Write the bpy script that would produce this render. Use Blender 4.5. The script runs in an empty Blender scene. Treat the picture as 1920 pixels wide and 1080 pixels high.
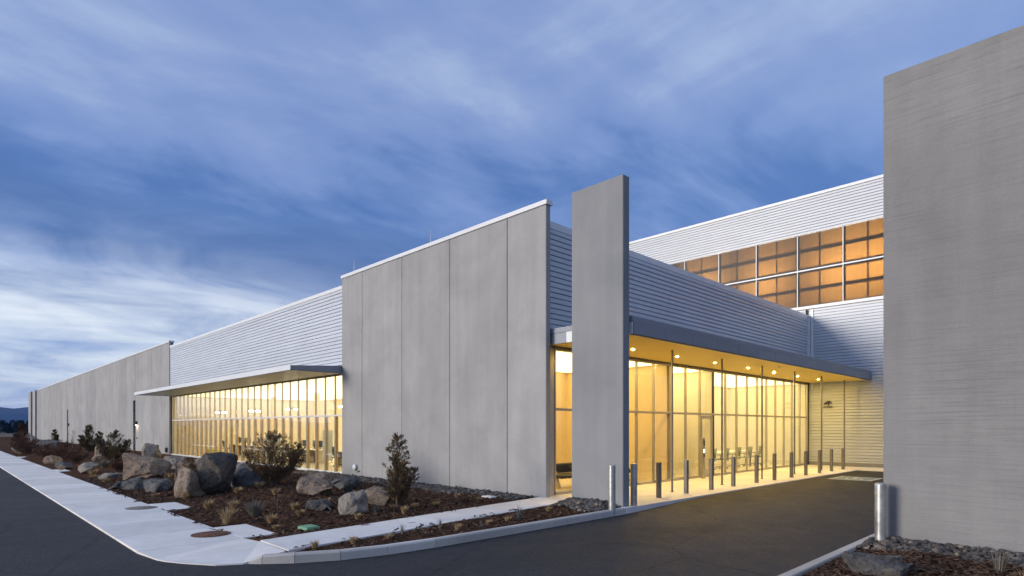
import bpy, bmesh, math, random
from mathutils import Vector, Matrix, noise as mnoise
R = math.radians
S = bpy.context.scene
COL = S.collection

# ------------------------------------------------------------------ camera
EYE = 2.15
cam_d = bpy.data.cameras.new('camera'); cam = bpy.data.objects.new('camera', cam_d); COL.objects.link(cam)
cam.location = (0, 0, EYE); cam.rotation_euler = (R(90), 0, R(45.68))
cam_d.sensor_width = 36.0; cam_d.lens = 36.0 * 1105.2 / 1920.0
cam_d.shift_y = 261.5 / 1920.0; cam_d.clip_start = 0.1; cam_d.clip_end = 12000
S.camera = cam

# ------------------------------------------------------------------ light
SUN_AZ, SUN_EL = R(202.0), R(10.0)             # direction towards the sun, clockwise from +Y
sd = Vector((math.sin(SUN_AZ) * math.cos(SUN_EL), math.cos(SUN_AZ) * math.cos(SUN_EL), math.sin(SUN_EL)))
sun_d = bpy.data.lights.new('sun', 'SUN'); sun_d.energy = 1.75; sun_d.angle = R(20); sun_d.color = (1.0, 0.89, 0.76)
sun = bpy.data.objects.new('sun', sun_d); COL.objects.link(sun)
sun.rotation_euler = sd.to_track_quat('Z', 'Y').to_euler()

S.view_settings.view_transform = 'Standard'; S.view_settings.look = 'None'
S.view_settings.gamma = 1.0; S.view_settings.use_curve_mapping = False
S.view_settings.exposure = 1.0
S.render.engine = 'CYCLES'
S.cycles.use_denoising = True
S.cycles.max_bounces = 8; S.cycles.diffuse_bounces = 4; S.cycles.glossy_bounces = 4
S.cycles.transparent_max_bounces = 24; S.cycles.transmission_bounces = 6
S.cycles.sample_clamp_indirect = 6.0
S.cycles.caustics_reflective = False; S.cycles.caustics_refractive = False

W = bpy.data.worlds.new('World'); S.world = W; W.use_nodes = True
NISH = 0.20
def build_world():
    nt = W.node_tree; N = nt.nodes; L = nt.links; N.clear()
    out = N.new('ShaderNodeOutputWorld'); bg = N.new('ShaderNodeBackground'); bg.inputs[1].default_value = 0.1
    L.new(bg.outputs[0], out.inputs[0])
    def M(op, a, b=None, c=None):
        n = N.new('ShaderNodeMath'); n.operation = op
        for i, v in enumerate((a, b, c)):
            if v is None: continue
            if isinstance(v, (int, float)): n.inputs[i].default_value = v
            else: L.new(v, n.inputs[i])
        return n.outputs[0]
    def ramp(f, pts):
        n = N.new('ShaderNodeValToRGB'); e = n.color_ramp.elements
        while len(e) < len(pts): e.new(0.5)
        for k, (p, c) in enumerate(pts):
            e[k].position = p; e[k].color = (*c, 1) if len(c) == 3 else c
        L.new(f, n.inputs[0]); return n.outputs[0]
    def mix(f, a, b, mode='MIX'):
        n = N.new('ShaderNodeMix'); n.data_type = 'RGBA'; n.blend_type = mode
        for s, v in ((n.inputs[0], f), (n.inputs[6], a), (n.inputs[7], b)):
            if isinstance(v, (int, float)): s.default_value = v
            elif isinstance(v, tuple): s.default_value = (*v, 1)
            else: L.new(v, s)
        return n.outputs[2]
    tc = N.new('ShaderNodeTexCoord')
    sep = N.new('ShaderNodeSeparateXYZ'); L.new(tc.outputs['Generated'], sep.inputs[0])
    x, y, z = sep.outputs
    zc = M('MAXIMUM', z, 0.0)
    den = M('ADD', zc, 0.13)
    # turn so that p runs along the cloud streets
    a = R(82)
    p = M('ADD', M('MULTIPLY', x, math.cos(a)), M('MULTIPLY', y, math.sin(a)))
    q = M('SUBTRACT', M('MULTIPLY', y, math.cos(a)), M('MULTIPLY', x, math.sin(a)))
    comb = N.new('ShaderNodeCombineXYZ')
    L.new(M('MULTIPLY', M('DIVIDE', p, den), 0.42), comb.inputs[0]); L.new(M('DIVIDE', q, den), comb.inputs[1])
    def noise(scale, detail, rough, dist, off):
        m = N.new('ShaderNodeMapping'); m.inputs['Location'].default_value = off; L.new(comb.outputs[0], m.inputs[0])
        n = N.new('ShaderNodeTexNoise'); n.inputs['Scale'].default_value = scale; n.inputs['Detail'].default_value = detail
        n.inputs['Roughness'].default_value = rough; n.inputs['Distortion'].default_value = dist
        L.new(m.outputs[0], n.inputs[0]); return n.outputs[0]
    n1 = noise(0.62, 6, 0.55, 0.5, (8.3, 24.1, 0))
    n2 = noise(1.5, 7, 0.6, 0.7, (12, 1.3, 0))
    iso = N.new('ShaderNodeCombineXYZ'); L.new(M('DIVIDE', p, den), iso.inputs[0]); L.new(M('MULTIPLY', M('DIVIDE', q, den), 1.25), iso.inputs[1])
    n3n = N.new('ShaderNodeTexNoise'); n3n.inputs['Scale'].default_value = 1.15; n3n.inputs['Detail'].default_value = 8; n3n.inputs['Roughness'].default_value = 0.58; n3n.inputs['Distortion'].default_value = 0.9
    mp3 = N.new('ShaderNodeMapping'); mp3.inputs['Location'].default_value = (5.5, 2.0, 1.0); L.new(iso.outputs[0], mp3.inputs[0]); L.new(mp3.outputs[0], n3n.inputs[0])
    n3 = n3n.outputs[0]
    f = M('ADD', M('ADD', M('MULTIPLY', n1, 0.58), M('MULTIPLY', n2, 0.14)), M('MULTIPLY', n3, 0.28))
    # the cloud deck thickens overhead and breaks into blue lower down
    el = ramp(z, [(0.0, (.62,)*3), (0.10, (.60,)*3), (0.20, (.42,)*3), (0.30, (.44,)*3), (0.42, (.60,)*3), (0.62, (.66,)*3), (1.0, (.74,)*3)])
    f2 = M('ADD', M('MULTIPLY', M('SUBTRACT', f, 0.5), 2.9), el)
    col = ramp(f2, [(0.08, (.038, .105, .345)), (0.34, (.082, .170, .445)), (0.50, (.195, .290, .590)), (0.66, (.270, .365, .650)), (0.90, (.50, .60, .80))])
    # pale glow near the horizon, broken by streaks
    hz = ramp(z, [(0.0, (.55,)*3), (0.05, (.95,)*3), (0.15, (1.0,)*3), (0.20, (.65,)*3), (0.26, (.18,)*3), (0.33, (0,)*3)])
    st = ramp(M('ADD', M('MULTIPLY', noise(0.5, 5, 0.55, 0.6, (8.0, 4.2, 2.0)), 0.6), M('MULTIPLY', n3, 0.4)), [(0.41, (.08,)*3), (0.57, (1,)*3)])
    dt = M('ADD', M('MULTIPLY', x, math.sin(SUN_AZ)), M('MULTIPLY', y, math.cos(SUN_AZ)))
    glow = ramp(M('ADD', M('MULTIPLY', dt, 0.5), 0.5), [(0.10, (.15,)*3), (0.32, (.45,)*3), (0.52, (1,)*3)])   # brighter on the sunset side
    col = mix(M('MULTIPLY', M('MULTIPLY', hz, glow), st), col, (.88, .92, .97))
    sky = N.new('ShaderNodeTexSky'); sky.sky_type = 'NISHITA'; sky.sun_disc = False
    sky.sun_elevation = SUN_EL; sky.sun_rotation = SUN_AZ; sky.dust_density = 1.5; sky.ozone_density = 2.0; sky.altitude = 1000
    colx = mix(1.0, col, (4.4, 4.4, 4.4), 'MULTIPLY')
    tot = mix(1.0, colx, mix(1.0, sky.outputs[0], (NISH, NISH, NISH), 'MULTIPLY'), 'ADD')
    L.new(tot, bg.inputs[0])
build_world()

# ------------------------------------------------------------------ materials
MATS = {}
class NT:
    def __init__(s, name):
        m = bpy.data.materials.new(name); m.use_nodes = True; s.m = m; s.N = m.node_tree.nodes; s.L = m.node_tree.links
        s.b = s.N['Principled BSDF']; s.out = s.N['Material Output']; MATS[name] = m
        s.tc = s.N.new('ShaderNodeTexCoord')
    def coord(s, scale=(1, 1, 1), kind='Object', loc=(0, 0, 0)):
        mp = s.N.new('ShaderNodeMapping'); mp.inputs['Scale'].default_value = scale; mp.inputs['Location'].default_value = loc
        if kind == 'World':
            g = s.N.new('ShaderNodeNewGeometry'); s.L.new(g.outputs['Position'], mp.inputs[0])
        else: s.L.new(s.tc.outputs[kind], mp.inputs[0])
        return mp.outputs[0]
    def noise(s, co, scale, detail=4, rough=.55, dist=0):
        n = s.N.new('ShaderNodeTexNoise'); n.inputs['Scale'].default_value = scale; n.inputs['Detail'].default_value = detail
        n.inputs['Roughness'].default_value = rough; n.inputs['Distortion'].default_value = dist; s.L.new(co, n.inputs[0]); return n.outputs[0]
    def voro(s, co, scale, feat='F1', out='Distance'):
        n = s.N.new('ShaderNodeTexVoronoi'); n.feature = feat; n.inputs['Scale'].default_value = scale; s.L.new(co, n.inputs[0]); return n.outputs[out]
    def ramp(s, f, pts):
        n = s.N.new('ShaderNodeValToRGB'); e = n.color_ramp.elements
        while len(e) < len(pts): e.new(0.5)
        for k, (p, c) in enumerate(pts):
            if isinstance(c, (int, float)): c = (c,) * 3
            e[k].position = p; e[k].color = (*c, 1)
        s.L.new(f, n.inputs[0]); return n.outputs[0]
    def mix(s, f, a, b, mode='MIX'):
        n = s.N.new('ShaderNodeMix'); n.data_type = 'RGBA'; n.blend_type = mode
        for k, v in ((n.inputs[0], f), (n.inputs[6], a), (n.inputs[7], b)):
            if isinstance(v, (int, float)): k.default_value = v
            elif isinstance(v, tuple): k.default_value = (*v, 1)
            else: s.L.new(v, k)
        return n.outputs[2]
    def rnd(s):
        n = s.N.new('ShaderNodeObjectInfo'); return n.outputs['Random']
    def base(s, v):
        if isinstance(v, tuple): s.b.inputs['Base Color'].default_value = (*v, 1)
        else: s.L.new(v, s.b.inputs['Base Color'])
    def rough(s, v):
        if isinstance(v, (int, float)): s.b.inputs['Roughness'].default_value = v
        else: s.L.new(v, s.b.inputs['Roughness'])
    def metal(s, v): s.b.inputs['Metallic'].default_value = v
    def spec(s, v): s.b.inputs['Specular IOR Level'].default_value = v
    def bump(s, h, strength=.3, dist=.02):
        n = s.N.new('ShaderNodeBump'); n.inputs['Strength'].default_value = strength; n.inputs['Distance'].default_value = dist
        s.L.new(h, n.inputs['Height']); s.L.new(n.outputs[0], s.b.inputs['Normal'])

def simple(name, col, rough=.6, metal=0., var=.08, scale=6., bump=0.):
    t = NT(name); n = t.noise(t.coord(kind='World'), scale, 4)
    lo = tuple(c * (1 - var) for c in col); hi = tuple(min(1, c * (1 + var)) for c in col)
    t.base(t.ramp(n, [(.3, lo), (.7, hi)])); t.rough(rough); t.metal(metal)
    if bump: t.bump(n, bump, .01)
    return t.m
def concrete(name, c0, c1, streak=.25, board=0., grain=.15):
    t = NT(name); w = t.coord(kind='World')
    big = t.noise(w, .55, 5, .6, .4)
    col = t.ramp(big, [(.3, c0), (.7, c1)])
    vs = t.noise(t.coord((1.6, 1.6, .10), 'World'), 1.6, 5, .6)            # rain streaks
    col = t.mix(streak, col, t.ramp(vs, [(.35, .55), (.65, 1.35)]), 'MULTIPLY')
    fine = t.noise(w, 34, 4, .7); col = t.mix(grain, col, t.ramp(fine, [(.3, .6), (.7, 1.35)]), 'MULTIPLY')
    pv = t.ramp(t.rnd(), [(0, .90), (1, 1.08)]); col = t.mix(1.0, col, pv, 'MULTIPLY')
    h = fine
    if board:
        bl = t.noise(t.coord((.5, .5, 17.0), 'World', (4.3, 1, 0)), 1.7, 6, .7, .1)
        patch = t.ramp(t.noise(w, .35, 3), [(.35, 0.15), (.6, 1.0)])
        lines = t.ramp(bl, [(.38, .68), (.50, 1.0), (.66, 1.10)])
        col = t.mix(t.mix(1.0, patch, board, 'MULTIPLY') if False else patch, col, t.mix(board, col, lines, 'MULTIPLY'))
        h = bl
    t.base(col); t.rough(.82); t.spec(.3); t.bump(h, .25 if not board else .5, .01)
    return t.m
M_CONC = concrete('precast_concrete', (.268, .274, .288), (.345, .350, .362), .13)
M_CONCR = concrete('board_formed_concrete', (.205, .208, .219), (.262, .265, .274), .12, board=.6)
M_FIN = concrete('fin_concrete', (.200, .212, .234), (.248, .260, .282), .10)
M_WALK = concrete('sidewalk_concrete', (.62, .61, .61), (.75, .74, .735), .12, grain=.18)
M_KERB = concrete('kerb_concrete', (.40, .385, .375), (.54, .525, .51), .10, grain=.25)
M_JOINT = simple('joint_sealant', (.06, .058, .055), .9)
def metal_paint(name, col, rough=.38):
    t = NT(name); w = t.coord(kind='World')
    n = t.noise(t.coord((.5, .5, 2), 'World'), 1.2, 4)
    c = t.ramp(n, [(.3, tuple(v * .94 for v in col)), (.7, tuple(min(1, v * 1.04) for v in col))])
    pv = t.ramp(t.rnd(), [(0, .96), (1, 1.03)]); t.base(t.mix(1.0, c, pv, 'MULTIPLY'))
    t.rough(rough); t.spec(.45); t.bump(n, .04, .02); return t.m
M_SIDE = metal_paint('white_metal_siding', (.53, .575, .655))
M_COPE = metal_paint('coping_metal', (.66, .69, .74), .35)
M_FASC = metal_paint('grey_fascia_metal', (.22, .25, .31), .40)
M_ALU = simple('anodised_aluminium', (.42, .40, .37), .35, .6, .05)
M_DARK = simple('dark_bronze_metal', (.035, .033, .030), .45, .3)
M_BLACK = simple('black_plastic', (.018, .018, .019), .45)
M_STEEL = simple('dark_steel', (.10, .10, .105), .5, .5)
def galv():
    t = NT('galvanised_steel'); w = t.coord(kind='World')
    v = t.voro(w, 26, 'F1', 'Color'); n = t.noise(w, 5, 4)
    c = t.mix(.35, t.ramp(n, [(.3, (.36, .37, .38)), (.7, (.55, .56, .57))]), t.ramp(v, [(0, .7), (1, 1.2)]), 'MULTIPLY')
    t.base(c); t.metal(.7); t.rough(t.ramp(n, [(.3, .32), (.7, .5)])); return t.m
M_GALV = galv()
M_BOLL = simple('painted_grey_steel', (.17, .165, .165), .5, .2, .12, 9)
def wood(name, a, b):
    t = NT(name); g = t.noise(t.coord((14, 14, .9), 'World'), 2.2, 5, .6, .6)
    t.base(t.ramp(g, [(.3, a), (.7, b)])); t.rough(.5); t.bump(g, .1, .005); return t.m
M_WOOD = wood('douglas_fir', (.58, .38, .17), (.70, .47, .23))
M_WOODP = wood('maple_veneer', (.66, .52, .31), (.73, .59, .36))
M_SOFF = wood('cedar_soffit', (.78, .56, .10), (.85, .62, .13))
M_CREAM = simple('cream_wall_paint', (.74, .69, .58), .7, 0, .03, 1)
M_WHITE = simple('white_paint', (.80, .78, .74), .6, 0, .02, 1)
M_FLOOR = simple('polished_floor', (.56, .52, .44), .25, 0, .08, 2)
M_GREYW = simple('grey_green_panel', (.46, .50, .44), .5, 0, .03, 2)
M_FABR = simple('sage_fabric', (.34, .38, .33), .9, 0, .08, 30)
M_ORNG = simple('orange_felt', (.65, .27, .05), .9, 0, .06, 20)
M_LIME = simple('lime_fabric', (.55, .55, .10), .9, 0, .06, 20)
M_SCREEN = simple('monitor_back', (.03, .035, .04), .35)
def glass(name, f0, tint):
    t = NT(name); N, L = t.N, t.L
    lw = N.new('ShaderNodeLayerWeight'); lw.inputs[0].default_value = .5
    pw = N.new('ShaderNodeMath'); pw.operation = 'POWER'; pw.inputs[1].default_value = 5.0; L.new(lw.outputs['Facing'], pw.inputs[0])
    ma = N.new('ShaderNodeMath'); ma.operation = 'MULTIPLY_ADD'; ma.inputs[1].default_value = 1 - f0; ma.inputs[2].default_value = f0; L.new(pw.outputs[0], ma.inputs[0])
    gl = N.new('ShaderNodeBsdfGlossy'); gl.inputs['Roughness'].default_value = 0.005; gl.inputs['Color'].default_value = (.95, .97, 1, 1)
    tr = N.new('ShaderNodeBsdfTransparent'); tr.inputs[0].default_value = (*tint, 1)
    mx = N.new('ShaderNodeMixShader'); L.new(ma.outputs[0], mx.inputs[0]); L.new(tr.outputs[0], mx.inputs[1]); L.new(gl.outputs[0], mx.inputs[2])
    L.new(mx.outputs[0], t.out.inputs[0]); N.remove(t.b); return t.m
M_GLASS = glass('coated_window_glass', .15, (.95, .955, .92))
M_GLASSB = glass('clear_lobby_glass', .035, (.965, .965, .94))
def poly():
    t = NT('ribbed_polycarbonate'); N, L = t.N, t.L
    rib = t.noise(t.coord((26, 26, .02), 'World'), 1.6, 3, .6)
    c = t.ramp(rib, [(.3, (.42, .36, .28)), (.7, (.52, .45, .35))])
    tr = N.new('ShaderNodeBsdfTranslucent'); L.new(c, tr.inputs[0])
    df = N.new('ShaderNodeBsdfDiffuse'); df.inputs[0].default_value = (.06, .065, .07, 1)
    gl = N.new('ShaderNodeBsdfGlossy'); gl.inputs['Roughness'].default_value = .22; gl.inputs['Color'].default_value = (.14, .14, .15, 1)
    m1 = N.new('ShaderNodeMixShader'); m1.inputs[0].default_value = .30; L.new(tr.outputs[0], m1.inputs[1]); L.new(df.outputs[0], m1.inputs[2])
    lw = N.new('ShaderNodeLayerWeight'); lw.inputs[0].default_value = .12
    m2 = N.new('ShaderNodeMixShader'); L.new(lw.outputs['Facing'], m2.inputs[0]); L.new(m1.outputs[0], m2.inputs[1]); L.new(gl.outputs[0], m2.inputs[2])
    L.new(m2.outputs[0], t.out.inputs[0]); N.remove(t.b); return t.m
M_POLY = poly()
def emit(name, col, strength):
    t = NT(name); t.base(col); t.b.inputs['Emission Color'].default_value = (*col, 1); t.b.inputs['Emission Strength'].default_value = strength; return t.m
M_LOFF = emit('office_ceiling_glow', (1, .84, .52), 1.35)  # this and the next two: glow of the added ceiling grids
M_LLOB = emit('lobby_ceiling_glow', (1, .81, .38), 1.6)
M_LVES = emit('vestibule_ceiling_glow', (1, .81, .36), 2.4)
M_LDOWN = emit('downlight', (1, .62, .13), 2300)
M_LBAY = emit('high_bay_lamp', (1, .58, .18), 92)
M_LPEN = emit('pendant_globe', (1, .86, .60), 30)
M_LWALL = emit('wall_lamp_lens', (1, .72, .45), 120)
M_LRED = emit('reader_light', (1, .9, .75), 2.5)
def asphalt():
    t = NT('asphalt'); w = t.coord(kind='World')
    big = t.noise(t.coord((.5, .14, 1), 'World'), .8, 5, .6, .5); mid = t.noise(w, 1.7, 6, .7, .4); fine = t.noise(w, 55, 3, .75); st = t.voro(w, 48)
    c = t.ramp(big, [(.25, (.012, .013, .017)), (.75, (.033, .034, .040))])
    c = t.mix(.8, c, t.ramp(mid, [(.3, .62), (.7, 1.35)]), 'MULTIPLY')
    c = t.mix(.9, c, t.ramp(fine, [(.35, .5), (.7, 1.9)]), 'MULTIPLY')
    sp = t.voro(w, 30, 'F1', 'Color'); c = t.mix(.55, c, t.ramp(sp, [(.2, .6), (.9, 1.9)]), 'MULTIPLY')      # single pale stones
    cr = t.voro(t.mix(.12, t.coord((1, 1, 1), 'World'), t.noise(w, 1.2, 4)) , .33, 'DISTANCE_TO_EDGE')
    c = t.mix(t.ramp(cr, [(.0, .8), (.010, 0.)]), c, (.010, .010, .012))                                       # hairline cracks
    oil = t.noise(w, .45, 3, .5); c = t.mix(t.ramp(oil, [(.60, 0.), (.72, .45)]), c, (.020, .020, .022))
    t.base(c); t.rough(t.ramp(mid, [(.3, .68), (.7, .92)])); t.spec(.35); t.bump(st, .8, .008); return t.m
M_ASPH = asphalt()
def soil():
    t = NT('bark_mulch'); w = t.coord(kind='World'); a = t.noise(w, 1.1, 5, .6); b = t.noise(w, 22, 5, .7); v = t.voro(w, 30)
    c = t.ramp(a, [(.3, (.048, .025, .016)), (.7, (.082, .043, .027))]); c = t.mix(.9, c, t.ramp(b, [(.3, .45), (.7, 1.8)]), 'MULTIPLY')
    t.base(c); t.rough(1.0); t.spec(.04); t.bump(t.mix(.5, b, v), .9, .05); return t.m
M_SOIL = soil()
def scrub():
    t = NT('scrub_ground'); w = t.coord(kind='World'); a = t.noise(w, .05, 6, .65); b = t.noise(w, 2, 5, .7)
    c = t.ramp(a, [(.3, (.045, .040, .028)), (.7, (.10, .080, .052))]); c = t.mix(.7, c, t.ramp(b, [(.3, .5), (.7, 1.6)]), 'MULTIPLY')
    t.base(c); t.rough(.95); t.bump(b, .6, .1); return t.m
M_SCRUB = scrub()
def rock(name, a, b, c_, dark):
    t = NT(name); o = t.coord(kind='Object'); n = t.noise(o, 1.6, 6, .65, .4); f = t.noise(o, 19, 6, .75); p = t.noise(o, 5.5, 6, .68, .3)
    col = t.ramp(n, [(.30, a), (.50, b), (.70, c_)])
    col = t.mix(t.ramp(p, [(.52, 0.), (.62, .75)]), col, dark)
    col = t.mix(.9, col, t.ramp(f, [(.3, .5), (.7, 1.5)]), 'MULTIPLY')
    g = t.N.new('ShaderNodeNewGeometry')
    t.base(col); t.rough(.9); t.spec(.25); t.bump(t.mix(.4, f, p), 1.0, .09); return t.m
M_RPINK = rock('pink_granite', (.20, .155, .122), (.31, .24, .185), (.17, .15, .135), (.075, .077, .085))
M_RBLUE = rock('blue_basalt', (.072, .078, .092), (.125, .128, .138), (.19, .165, .145), (.040, .043, .052))
M_RGREY = rock('grey_granite', (.20, .18, .165), (.30, .275, .25), (.24, .20, .17), (.09, .09, .10))
M_RDARK = rock('dark_basalt', (.062, .061, .065), (.105, .096, .090), (.19, .145, .112), (.040, .041, .046))
def gravelm():
    t = NT('river_gravel'); t.coord
    at = t.N.new('ShaderNodeAttribute'); at.attribute_name = 'tone'
    c = t.ramp(at.outputs['Fac'], [(0., (.030, .030, .035)), (.35, (.065, .062, .064)), (.65, (.11, .090, .076)), (.85, (.13, .13, .135)), (1., (.26, .21, .16))])
    f = t.noise(t.coord(kind='World'), 45, 4, .6); c = t.mix(.5, c, t.ramp(f, [(.3, .65), (.7, 1.3)]), 'MULTIPLY')
    t.base(c); t.rough(.8); return t.m
M_GRAV = gravelm()
def leafm(name, a, b, trans=.2):
    t = NT(name); at = t.N.new('ShaderNodeAttribute'); at.attribute_name = 'tone'
    c = t.ramp(at.outputs['Fac'], [(0., a), (1., b)]); t.base(c); t.rough(.8); t.spec(.2); return t.m
M_JUN = leafm('juniper_needles', (.050, .038, .020), (.19, .130, .070))
M_JUNG = leafm('green_juniper_needles', (.036, .032, .018), (.13, .10, .052))
M_RUST = leafm('rusty_twigs', (.060, .030, .022), (.13, .070, .050))
M_STRAW = leafm('straw_grass', (.28, .19, .095), (.55, .41, .23))
M_SAGE = leafm('sage_leaves', (.11, .105, .085), (.24, .225, .19))
M_BLUEG = leafm('blue_green_grass', (.060, .070, .070), (.15, .165, .155))
M_DTREE = leafm('far_conifer_needles', (.008, .013, .012), (.022, .030, .024))
M_BARK = simple('bark', (.11, .075, .058), .95, 0, .3, 20, .5)
M_TWIG = simple('bare_twig', (.20, .155, .12), .9, 0, .2, 20)
M_CHIP = leafm('bark_chips', (.030, .017, .012), (.135, .080, .055))
M_HILL = simple('forested_hill', (.018, .028, .040), 1.0, 0, .35, .006)
M_RUSTI = simple('rusty_iron', (.13, .060, .035), .8, .3, .35, 14, .4)
M_IRON = simple('weathered_iron', (.20, .18, .165), .8, .3, .25, 14, .4)
M_GREENL = simple('green_plastic_lid', (.14, .32, .20), .6, 0, .1, 10)
M_PAINTW = simple('white_road_paint', (.62, .62, .62), .7, 0, .2, 14)
M_PAINTB = simple('blue_road_paint', (.16, .24, .30), .7, 0, .25, 10)

# ------------------------------------------------------------------ mesh helpers
class MB:
    def __init__(s): s.v = []; s.f = []; s.t = []; s.sm = []
    def add(s, vs, fs, tone=.5, smooth=False):
        o = len(s.v); s.v += [tuple(v) for v in vs]
        for f in fs: s.f.append(tuple(i + o for i in f)); s.t.append(tone); s.sm.append(smooth)
        return s
    def box(s, x0, x1, y0, y1, z0, z1, c=0.0, tone=.5):
        if x0 > x1: x0, x1 = x1, x0
        if y0 > y1: y0, y1 = y1, y0
        if c <= 0:
            vs = [(x, y, z) for z in (z0, z1) for x, y in ((x0, y0), (x1, y0), (x1, y1), (x0, y1))]
            return s.add(vs, [(3, 2, 1, 0), (4, 5, 6, 7), (0, 1, 5, 4), (1, 2, 6, 5), (2, 3, 7, 6), (3, 0, 4, 7)], tone)
        vs = []
        for (z, i) in ((z0, c), (z0 + c, 0), (z1 - c, 0), (z1, c)):
            a, b, d, e = x0 + i, x1 - i, y0 + i, y1 - i
            if i == 0:
                vs += [(a + c, d, z), (b - c, d, z), (b, d + c, z), (b, e - c, z), (b - c, e, z), (a + c, e, z), (a, e - c, z), (a, d + c, z)]
            else:
                vs += [(a, d, z), (b, d, z), (b, d, z), (b, e, z), (b, e, z), (a, e, z), (a, e, z), (a, d, z)]
        fs = [tuple(range(7, -1, -1)), tuple(range(24, 32))]
        for k in range(3):
            for j in range(8): fs.append((k * 8 + j, k * 8 + (j + 1) % 8, k * 8 + 8 + (j + 1) % 8, k * 8 + 8 + j))
        return s.add(vs, fs, tone)
    def obox(s, ctr, size, rot=None, tone=.5):
        hx, hy, hz = (v / 2 for v in size); m = rot or Matrix.Identity(3); ctr = Vector(ctr)
        vs = [ctr + m @ Vector((x, y, z)) for z in (-hz, hz) for x, y in ((-hx, -hy), (hx, -hy), (hx, hy), (-hx, hy))]
        return s.add(vs, [(3, 2, 1, 0), (4, 5, 6, 7), (0, 1, 5, 4), (1, 2, 6, 5), (2, 3, 7, 6), (3, 0, 4, 7)], tone)
    def tube(s, pts, rad, n=8, cap=True, tone=.5, smooth=True):
        pts = [Vector(p) for p in pts]; k = len(pts)
        if isinstance(rad, (int, float)): rad = [rad] * k
        vs = []
        for i, p in enumerate(pts):
            d = (pts[min(i + 1, k - 1)] - pts[max(i - 1, 0)]).normalized()
            u = d.cross(Vector((0, 0, 1)) if abs(d.z) < .9 else Vector((1, 0, 0))).normalized(); w = d.cross(u)
            for j in range(n):
                a = 2 * math.pi * j / n; vs.append(p + (u * math.cos(a) + w * math.sin(a)) * rad[i])
        fs = [(i * n + j, i * n + (j + 1) % n, (i + 1) * n + (j + 1) % n, (i + 1) * n + j) for i in range(k - 1) for j in range(n)]
        s.add(vs, fs, tone, smooth)
        if cap: 
            s.add([vs[j] for j in range(n)], [tuple(range(n))], tone); s.add([vs[(k - 1) * n + j] for j in range(n)], [tuple(range(n - 1, -1, -1))], tone)
        return s
    def lathe(s, prof, ctr, n=20, tone=.5, smooth=True):
        cx, cy = ctr; vs = []; k = len(prof)
        for r, z in prof:
            for j in range(n): a = 2 * math.pi * j / n; vs.append((cx + r * math.cos(a), cy + r * math.sin(a), z))
        fs = [(i * n + j, i * n + (j + 1) % n, (i + 1) * n + (j + 1) % n, (i + 1) * n + j) for i in range(k - 1) for j in range(n)]
        return s.add(vs, fs, tone, smooth)
    def prism(s, poly, z0, z1, tone=.5):
        """poly: CCW xy list; z0/z1 numbers or lists"""
        n = len(poly); a = z0 if isinstance(z0, list) else [z0] * n; b = z1 if isinstance(z1, list) else [z1] * n
        vs = [(x, y, a[i]) for i, (x, y) in enumerate(poly)] + [(x, y, b[i]) for i, (x, y) in enumerate(poly)]
        fs = [tuple(range(n - 1, -1, -1)), tuple(range(n, 2 * n))] + [(i, (i + 1) % n, n + (i + 1) % n, n + i) for i in range(n)]
        return s.add(vs, fs, tone)
    def extr(s, prof, p0, p1, out, tone=.5, smooth=False):
        """closed profile [(o, z)] swept from p0 to p1 (xy); out = xy unit vector of +o"""
        vs = [(p[0] + out[0] * o, p[1] + out[1] * o, z) for p in (p0, p1) for o, z in prof]; n = len(prof)
        fs = [(i, (i + 1) % n, n + (i + 1) % n, n + i) for i in range(n)] + [tuple(range(n - 1, -1, -1)), tuple(range(n, 2 * n))]
        return s.add(vs, fs, tone, smooth)
    def mesh(s, name, mat, tones=False):
        me = bpy.data.meshes.new(name); me.from_pydata(s.v, [], s.f)
        if any(s.sm): me.polygons.foreach_set('use_smooth', s.sm)
        if tones:
            at = me.attributes.new('tone', 'FLOAT', 'FACE'); at.data.foreach_set('value', s.t)
        if isinstance(mat, (list, tuple)):
            for m in mat: me.materials.append(m)
        elif mat: me.materials.append(mat)
        me.update(); return me
    def fix(s, me):
        bm = bmesh.new(); bm.from_mesh(me); bmesh.ops.recalc_face_normals(bm, faces=bm.faces); bm.to_mesh(me); bm.free(); return me
    def build(s, name, mat, parent=None, tones=False, fix=True):
        me = s.mesh(name, mat, tones)
        if fix: s.fix(me)
        return link(name, me, parent)
def link(name, me, parent=None, loc=None, rot=None, scale=None):
    o = bpy.data.objects.new(name, me); COL.objects.link(o)
    if parent: 
        o.parent = parent
    if loc is not None: o.location = loc
    if rot is not None: o.rotation_euler = rot
    if scale is not None: o.scale = scale
    return o
def tag(o, label=None, cat=None, group=None, kind=None):
    if label: o['label'] = label
    if cat: o['category'] = cat
    if group: o['group'] = group
    if kind: o['kind'] = kind
    return o
def empty(name, label=None, cat=None, loc=(0, 0, 0), rz=0, group=None):
    o = bpy.data.objects.new(name, None); COL.objects.link(o); o.location = loc; o.rotation_euler = (0, 0, rz); o.empty_display_size = .2
    return tag(o, label, cat, group)
def copy_tree(o, parent=None):
    c = o.copy(); COL.objects.link(c); c.parent = parent
    for ch in o.children: copy_tree(ch, c)
    return c
def bx(name, mat, parent, *a, c=0.0): return MB().box(*a, c=c).build(name, mat, parent)

exec_order = []
# ================================================================== SETTING
rng = random.Random(7)
def smooth(a, b, t):
    t = max(0., min(1., (t - a) / (b - a))); return t * t * (3 - 2 * t)
def fbm(x, y, s, seed=0.): return mnoise.fractal(Vector((x * s + seed, y * s - seed, seed)), 0.8, 2.0, 4)

# far ground
g = MB(); n = 40
g.add([(-5200, -4200, -.30), (4200, -4200, -.30), (4200, 4200, -.30), (-5200, 4200, -.30)], [(0, 1, 2, 3)])
tag(g.build('ground', M_SCRUB), kind='structure')

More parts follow.
